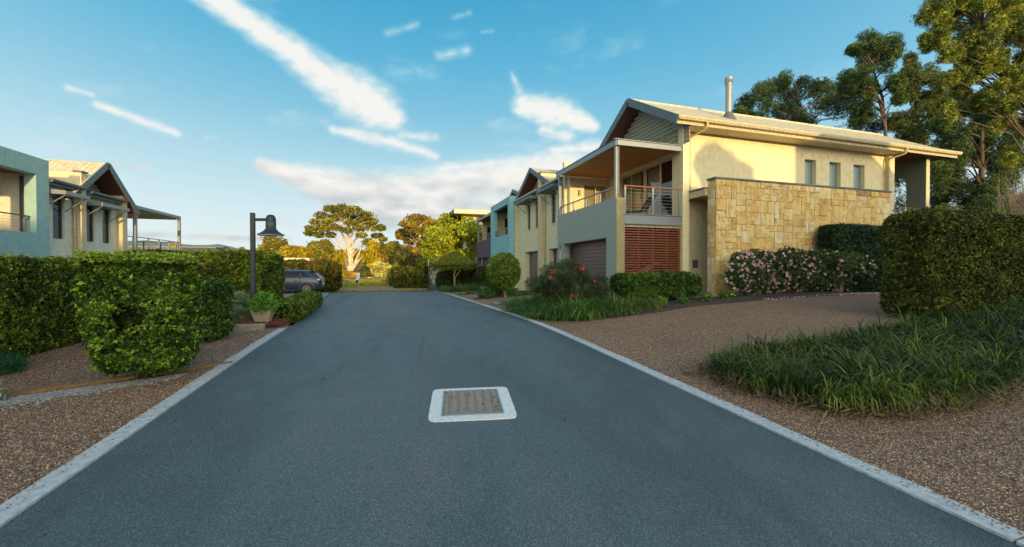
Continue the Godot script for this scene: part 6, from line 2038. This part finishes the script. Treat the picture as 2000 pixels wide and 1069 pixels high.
func make_trees() -> void:
	# the white-limbed gum beyond the lawn
	var z := 100.0
	var crown := [[669, 406, 20, 7], [648, 409, 17, 8], [692, 411, 18, 8], [628, 421, 15, 8], [716, 420, 16, 8], [616, 434, 12, 7], [675, 421, 20, 8], [653, 426, 16, 8], [698, 428, 17, 8], [727, 432, 14, 7], [608, 447, 13, 6], [630, 446, 15, 7], [655, 444, 14, 7], [677, 450, 13, 6], [704, 446, 15, 7], [729, 445, 14, 7], [744, 445, 10, 7], [603, 456, 10, 5], [622, 459, 12, 6], [646, 459, 11, 5], [737, 461, 13, 6], [748, 467, 9, 5], [706, 460, 11, 5], [720, 473, 13, 6], [636, 476, 12, 6], [742, 478, 9, 4], [664, 415, 16, 7], [685, 436, 14, 6], [640, 434, 14, 6], [712, 434, 12, 6]]
	var o := tree("gum_tree", "great spreading gum tree with bare white limbs beyond the lawn", [at(684, 545, z), at(684, 528, z), at(684, 512, z), at(683, 490, z), at(682, 465, z), at(678, 440, z)], 0.46, seen(crown, z, 5.0, 0.88), L.clump, M.leaf, M.gum_bark, Color(0.08, 0.10, 0.014), Color(0.36, 0.31, 0.025), 260, 0.7, "", 0.0, 0.8, 0.28)
	var limbs := [[[682, 530], [679, 508], [671, 488], [655, 466], [634, 448]], [[683, 530], [682, 503], [677, 478], [666, 452], [654, 428]], [[685, 530], [688, 503], [690, 478], [699, 455], [697, 432]], [[686, 530], [694, 510], [703, 490], [713, 466], [726, 442]], [[687, 529], [696, 516], [705, 504], [711, 498]], [[681, 529], [672, 508], [661, 492], [646, 486], [632, 482]], [[686, 524], [699, 509], [715, 501], [734, 484]], [[684, 528], [685, 500], [686, 470], [690, 440]], [[679, 532], [676, 518], [676, 506]]]
	for l in limbs:
		var pts := []
		var rr := []
		for i in l.size():
			pts.append(at(l[i][0], l[i][1], z - 0.4 + rng.randf_range(-0.8, 0.8) * i))
			rr.append(lerpf(0.30, 0.07, float(i) / (l.size() - 1)))
		ptube(o, "limb", M.gum_bark, pts, rr, 8)
	# a second gum and the trees round it
	tree("gum_tree", "golden-lit gum tree behind the bright green tree", [at(816, 540, 85), at(815, 520, 85), at(813, 495, 85), at(815, 465, 85), at(815, 440, 85)], 0.5, seen([[815, 427, 22, 7], [800, 438, 18, 7], [833, 434, 16, 8], [790, 456, 17, 8], [811, 452, 18, 8], [836, 452, 18, 9], [804, 470, 16, 8], [830, 472, 18, 9], [852, 440, 16, 9], [862, 455, 16, 10], [797, 488, 13, 8], [820, 490, 16, 9], [845, 480, 16, 10], [783, 462, 9, 5]], 85, 4.0), L.clump, M.leaf, M.gum_bark, Color(0.136, 0.116, 0.017), Color(0.408, 0.286, 0.034), 330, 0.85)
	tree("tree", "bright yellow-green bushy tree in sun beside the purple-fronted house", [at(884, 560, 41), at(884, 530, 41), at(884, 490, 41), at(884, 455, 41)], 0.16, seen(fill(888, 476, 60, 60, 32, 0.30), 41, 1.6), L.clump, M.leaf, M.grey_bark, Color(0.170, 0.232, 0.017), Color(0.510, 0.536, 0.034), 330, 0.42, "", 0.0, 0.5)
	var mt := on(5.1, 32.8)
	var head := Leaves.new()
	o = thing("umbrella_tree", "small umbrella-shaped clipped tree in shade, on a slender pale trunk", "tree", mt)
	ptube(o, "trunk", M.pale_bark, [mt + Vector3(0.1, -0.05, 0), mt + Vector3(0, 0.6, 0), mt + Vector3(-0.05, 1.3, 0), mt + Vector3(0.1, 1.9, 0)], [0.12, 0.09, 0.085, 0.05], 8)
	ptube(o, "limb", M.pale_bark, [mt + Vector3(-0.02, 1.0, 0), mt + Vector3(0.3, 1.5, 0.1), mt + Vector3(0.7, 1.9, 0.1)], [0.06, 0.05, 0.03], 6)
	for i in 5200:
		var a := rng.randf() * TAU
		var k := sqrt(rng.randf())
		var topy := 3.15 - 1.05 * pow(k, 1.3)
		var y := topy if rng.randf() < 0.7 else lerpf(1.75, topy, rng.randf())
		head.t.append(Transform3D(basis_to((Vector3(cos(a) * k, 0.8, sin(a) * k) + rand_dir() * 0.8).normalized(), rng.randf() * TAU, rng.randf_range(0.7, 1.2)), mt + Vector3(cos(a) * k * 1.75, y, sin(a) * k * 1.5)))
		head.c.append(tone(Color(0.025, 0.05, 0.012), Color(0.09, 0.13, 0.022), rng.randf()))
	grow(head, "crown", L.far, M.leaf, o)

	# the wooded edge behind the lawn: label, clumps, depth, colours
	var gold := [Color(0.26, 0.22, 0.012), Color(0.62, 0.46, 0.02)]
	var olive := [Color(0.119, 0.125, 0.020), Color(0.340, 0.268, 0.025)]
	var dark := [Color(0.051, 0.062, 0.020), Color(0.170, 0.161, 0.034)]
	var edge := [
		["loose olive-leaved tree just right of the lamp head", 535, 484, 26, 22, 75, olive, 10], ["golden sunlit shrub mass behind the parked car's roof", 578, 497, 30, 16, 70, gold, 9],
		["rounded olive tree left of the great gum", 622, 499, 30, 24, 72, olive, 10], ["golden shrub at the left of the gum's trunk", 655, 508, 20, 20, 88, gold, 7],
		["sparse golden tree top left below the gum's crown", 634, 480, 18, 10, 92, olive, 5], ["dark shrub in the gum's shade left of its trunk", 640, 497, 12, 12, 86, dark, 4],
		["golden tree right of the gum's trunk", 735, 500, 24, 26, 92, gold, 9], ["tall olive tree between the two gums", 762, 492, 17, 22, 90, olive, 7],
		["dark tree between the two gums, behind the far hedges", 782, 505, 16, 24, 80, dark, 8], ["dark shrub under the golden gum", 806, 512, 18, 14, 76, dark, 6],
		["olive shrub mass beyond the far lamp", 842, 505, 20, 20, 78, olive, 6], ["bright yellow bush at the foot of the gum", 668, 540, 15, 12, 70, gold, 7],
		["rusty gold bush right of the gum's foot", 693, 543, 14, 9, 69, [Color(0.340, 0.179, 0.034), Color(0.612, 0.357, 0.034)], 5], ["small dark green bush behind the notice", 712, 533, 14, 11, 70, dark, 5],
		["pale-leaved sunlit bush right of the notice", 746, 529, 18, 15, 68, [Color(0.306, 0.303, 0.068), Color(0.680, 0.607, 0.204)], 8], ["low pale grassy clump behind the notice", 722, 549, 12, 5, 66, [Color(0.510, 0.428, 0.170), Color(0.850, 0.714, 0.272)], 4],
		["broad golden tree seen past the gum's trunk, farther off", 700, 506, 34, 18, 125, gold, 8], ["golden bush behind the round clipped bush", 772, 535, 12, 16, 66, gold, 6], ["small far tree over the left hedge, left one", 438, 487, 6, 5, 140, dark, 2], ["small far tree over the left hedge, right one", 470, 488, 7, 6, 140, olive, 2],
		["golden shrub beyond the left carport roof", 336, 488, 10, 9, 62, gold, 4], ["olive shrub behind the tall left hedge", 505, 500, 14, 14, 66, olive, 5]]
	for e in edge:
		var c := at(e[1], e[2], e[5])
		var g := on(c.x, -c.z, -0.1)
		if g.y > c.y - 0.5: g.y = c.y - e[4] * e[5] / 790.0
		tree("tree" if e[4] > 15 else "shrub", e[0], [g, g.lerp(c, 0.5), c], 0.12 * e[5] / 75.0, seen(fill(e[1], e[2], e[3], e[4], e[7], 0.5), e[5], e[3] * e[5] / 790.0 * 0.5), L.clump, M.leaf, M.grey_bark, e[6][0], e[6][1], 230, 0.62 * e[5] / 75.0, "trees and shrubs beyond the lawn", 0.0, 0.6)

	# the gums behind the house on the right
	var g0 := Color(0.030, 0.070, 0.026)
	var g1 := Color(0.13, 0.20, 0.05)
	tree("gum_tree", "dark dense gum tree rising behind the ridge right of the flue", [at(1560, 420, 46), at(1560, 300, 46), at(1556, 200, 46)], 0.3, seen(ragged([[1467, 200, 26, 16], [1498, 184, 28, 18], [1530, 180, 26, 20], [1556, 196, 30, 22], [1584, 172, 28, 18], [1612, 170, 28, 22], [1500, 218, 34, 18], [1560, 218, 36, 20], [1622, 214, 34, 26], [1660, 224, 30, 24], [1690, 240, 28, 18], [1460, 222, 22, 10]], 3, 1.15), 46, 3.0, 1.2), L.gum, M.dull_leaf, M.grey_bark, g0, g1, 330, 1.0, "gums behind the house", 0.6)
	tree("gum_tree", "slender gum tree whose dark bare trunk shows above the roof", [at(1731, 420, 38), at(1729, 300, 38), at(1727, 250, 38), at(1721, 192, 38), at(1708, 155, 38), at(1700, 125, 38)], 0.17, seen(ragged([[1698, 90, 26, 14], [1724, 92, 24, 15], [1676, 102, 20, 12], [1684, 128, 26, 16], [1736, 118, 20, 18], [1712, 112, 24, 16], [1667, 156, 26, 18], [1740, 156, 20, 18], [1648, 172, 20, 14], [1752, 186, 18, 14], [1690, 176, 22, 14], [1675, 205, 22, 16]], 3, 1.15), 38, 2.4, 1.2), L.gum, M.dull_leaf, M.grey_bark, g0, Color(0.17, 0.25, 0.05), 250, 0.95, "gums behind the house", 0.6, 0.8, 0.4)
	tree("gum_tree", "open gum tree between the slender one and the right-hand giant", [at(1790, 420, 41), at(1786, 330, 41), at(1784, 220, 41), at(1790, 150, 41)], 0.2, seen(ragged([[1777, 134, 18, 14], [1797, 156, 22, 16], [1766, 168, 20, 14], [1824, 168, 22, 16], [1846, 190, 22, 16], [1778, 190, 22, 16], [1814, 204, 26, 16], [1772, 226, 28, 20], [1760, 250, 26, 18], [1802, 240, 28, 20], [1836, 222, 22, 14], [1778, 280, 24, 20], [1755, 370, 22, 30], [1790, 340, 26, 30]], 3, 1.15), 41, 2.6, 1.2), L.gum, M.dull_leaf, M.grey_bark, Color(0.045, 0.085, 0.026), Color(0.22, 0.24, 0.045), 270, 1.0, "gums behind the house", 0.6)
	tree("gum_tree", "tallest gum, leaning in from the top right corner, lit gold", [at(2050, 470, 25), at(2035, 330, 25), at(2012, 230, 25), at(1990, 182, 25), at(1962, 138, 25), at(1930, 95, 25), at(1915, 50, 25)], 0.22, seen(ragged([[1812, 22, 24, 16], [1850, 30, 28, 18], [1891, 22, 28, 18], [1930, 20, 28, 18], [1972, 22, 28, 20], [2010, 10, 26, 18], [1832, 62, 24, 16], [1824, 84, 20, 14], [1870, 68, 28, 18], [1918, 64, 28, 18], [1968, 60, 28, 18], [2006, 70, 26, 20], [1842, 96, 20, 14], [1872, 104, 24, 16], [1904, 92, 26, 18], [1950, 100, 26, 18], [1994, 110, 24, 18], [1870, 132, 22, 14], [1860, 150, 18, 12], [1896, 150, 22, 14], [1982, 140, 20, 16], [1922, 140, 18, 12], [1922, 188, 16, 10], [1958, 168, 18, 10], [1868, 190, 20, 14], [1900, 200, 16, 12], [1966, 214, 18, 12], [1840, 20, 28, 18], [1900, -20, 50, 24], [1980, -20, 50, 24], [1836, 0, 24, 16], [1990, 40, 30, 24], [1960, 190, 24, 16], [1990, 300, 26, 20], [1940, 240, 20, 14], [2000, 170, 26, 22], [1850, 215, 18, 14], [1925, 118, 22, 16]], 3, 1.15), 25, 2.2, 1.25), L.gum, M.dull_leaf, M.grey_bark, Color(0.045, 0.095, 0.022), Color(0.40, 0.42, 0.045), 250, 0.72, "gums behind the house", 0.7, 0.9, 0.3)
	tree("gum_tree", "broad dark gum behind the right-hand hedge with a gilded top", [at(1920, 480, 34), at(1916, 360, 34), at(1915, 240, 34)], 0.28, seen(ragged([[1884, 228, 26, 18], [1922, 210, 26, 16], [1952, 220, 26, 18], [1984, 244, 26, 20], [1842, 248, 24, 20], [1852, 276, 28, 22], [1830, 290, 26, 22], [1898, 262, 30, 22], [1940, 262, 30, 22], [1985, 290, 28, 24], [1880, 300, 32, 24], [1930, 310, 32, 26], [1850, 320, 30, 26], [1838, 355, 28, 26], [1880, 350, 32, 28], [1930, 360, 32, 28], [1975, 345, 30, 28], [1860, 395, 32, 26], [1905, 400, 34, 26], [1950, 405, 34, 28], [1830, 405, 26, 26], [1995, 400, 28, 30]], 3, 1.15), 34, 2.6, 1.15), L.gum, M.dull_leaf, M.grey_bark, g0, Color(0.15, 0.21, 0.05), 330, 0.9, "gums behind the house", 0.6)
	# the leafless bush at the right edge
	var tb := at(1990, 420, 22)
	o = thing("bush", "leafless sunlit twiggy bush above the right-hand hedge", "bush", on(tb.x, -tb.z))
	var st := mb()
	for i in 60:
		var a := on(tb.x, -tb.z, 0.0) + Vector3(rng.randf_range(-0.4, 0.4), 0, rng.randf_range(-0.4, 0.4))
		var b := at(1990 + rng.randfn(0, 18), 372 + rng.randf_range(-22, 30), 22 + rng.randf_range(-0.8, 0.8))
		var c := a.lerp(b, 0.6) + Vector3(rng.randf_range(-0.15, 0.15), 0.1, 0)
		tube(st, [a, c, b], [0.03, 0.016, 0.006], 5)
		for k in 3: tube(st, [c.lerp(b, 0.3 * k + 0.1), c.lerp(b, 0.3 * k + 0.1) + (b - c).length() * 0.5 * ((b - c).normalized() + rand_dir() * 0.6)], [0.008, 0.004], 4)
	put(st, "twigs", M.pale_bark, o)
	# trees behind the viewer: their shade falls on the house and the street
	shade_tree(Vector3(14.7, 0, 17), 9.9, 1.35, "tree behind the viewpoint, out of the picture, shading the house wall")
	for k in [[-26.0, 7.4, 4.0, 0], [30.0, 8.6, 4.5, 1], [38.0, 9.6, 5.0, 2], [47.0, 8.8, 5.0, 3]]:  # right-hand trees are added, unseen, to shade the lower gums
		shade_tree(Vector3(k[0], 0, 22), k[1], k[2], ["leftmost tree of the row behind the viewpoint, out of the picture", "first tree added right of the street to cast shade, unseen behind the viewpoint", "second tree added right of the street to cast shade, unseen behind the viewpoint", "farthest tree added right of the street to cast shade, unseen behind the viewpoint"][k[3]])

func shade_tree(p: Vector3, high: float, wide: float, label: String) -> void:
	p.y = land(p.x, -p.z)
	var c := []
	for i in 12:
		var a := i * 2.4
		var k := sqrt((i + 0.5) / 12.0)
		c.append([Vector3(p.x + cos(a) * wide * k * 0.7, lerpf(high * 0.5, high - wide * 0.3, rng.randf()), p.z + sin(a) * wide * k * 0.7), Vector3.ONE * wide * 0.42])
	tree("tree", label, [p, Vector3(p.x, high * 0.4, p.z), Vector3(p.x, high * 0.75, p.z)], 0.2, c, L.clump, M.leaf, M.grey_bark, Color(0.068, 0.107, 0.020), Color(0.204, 0.250, 0.034), 220, 0.8, "trees behind the viewpoint", 0.0, 0.7)
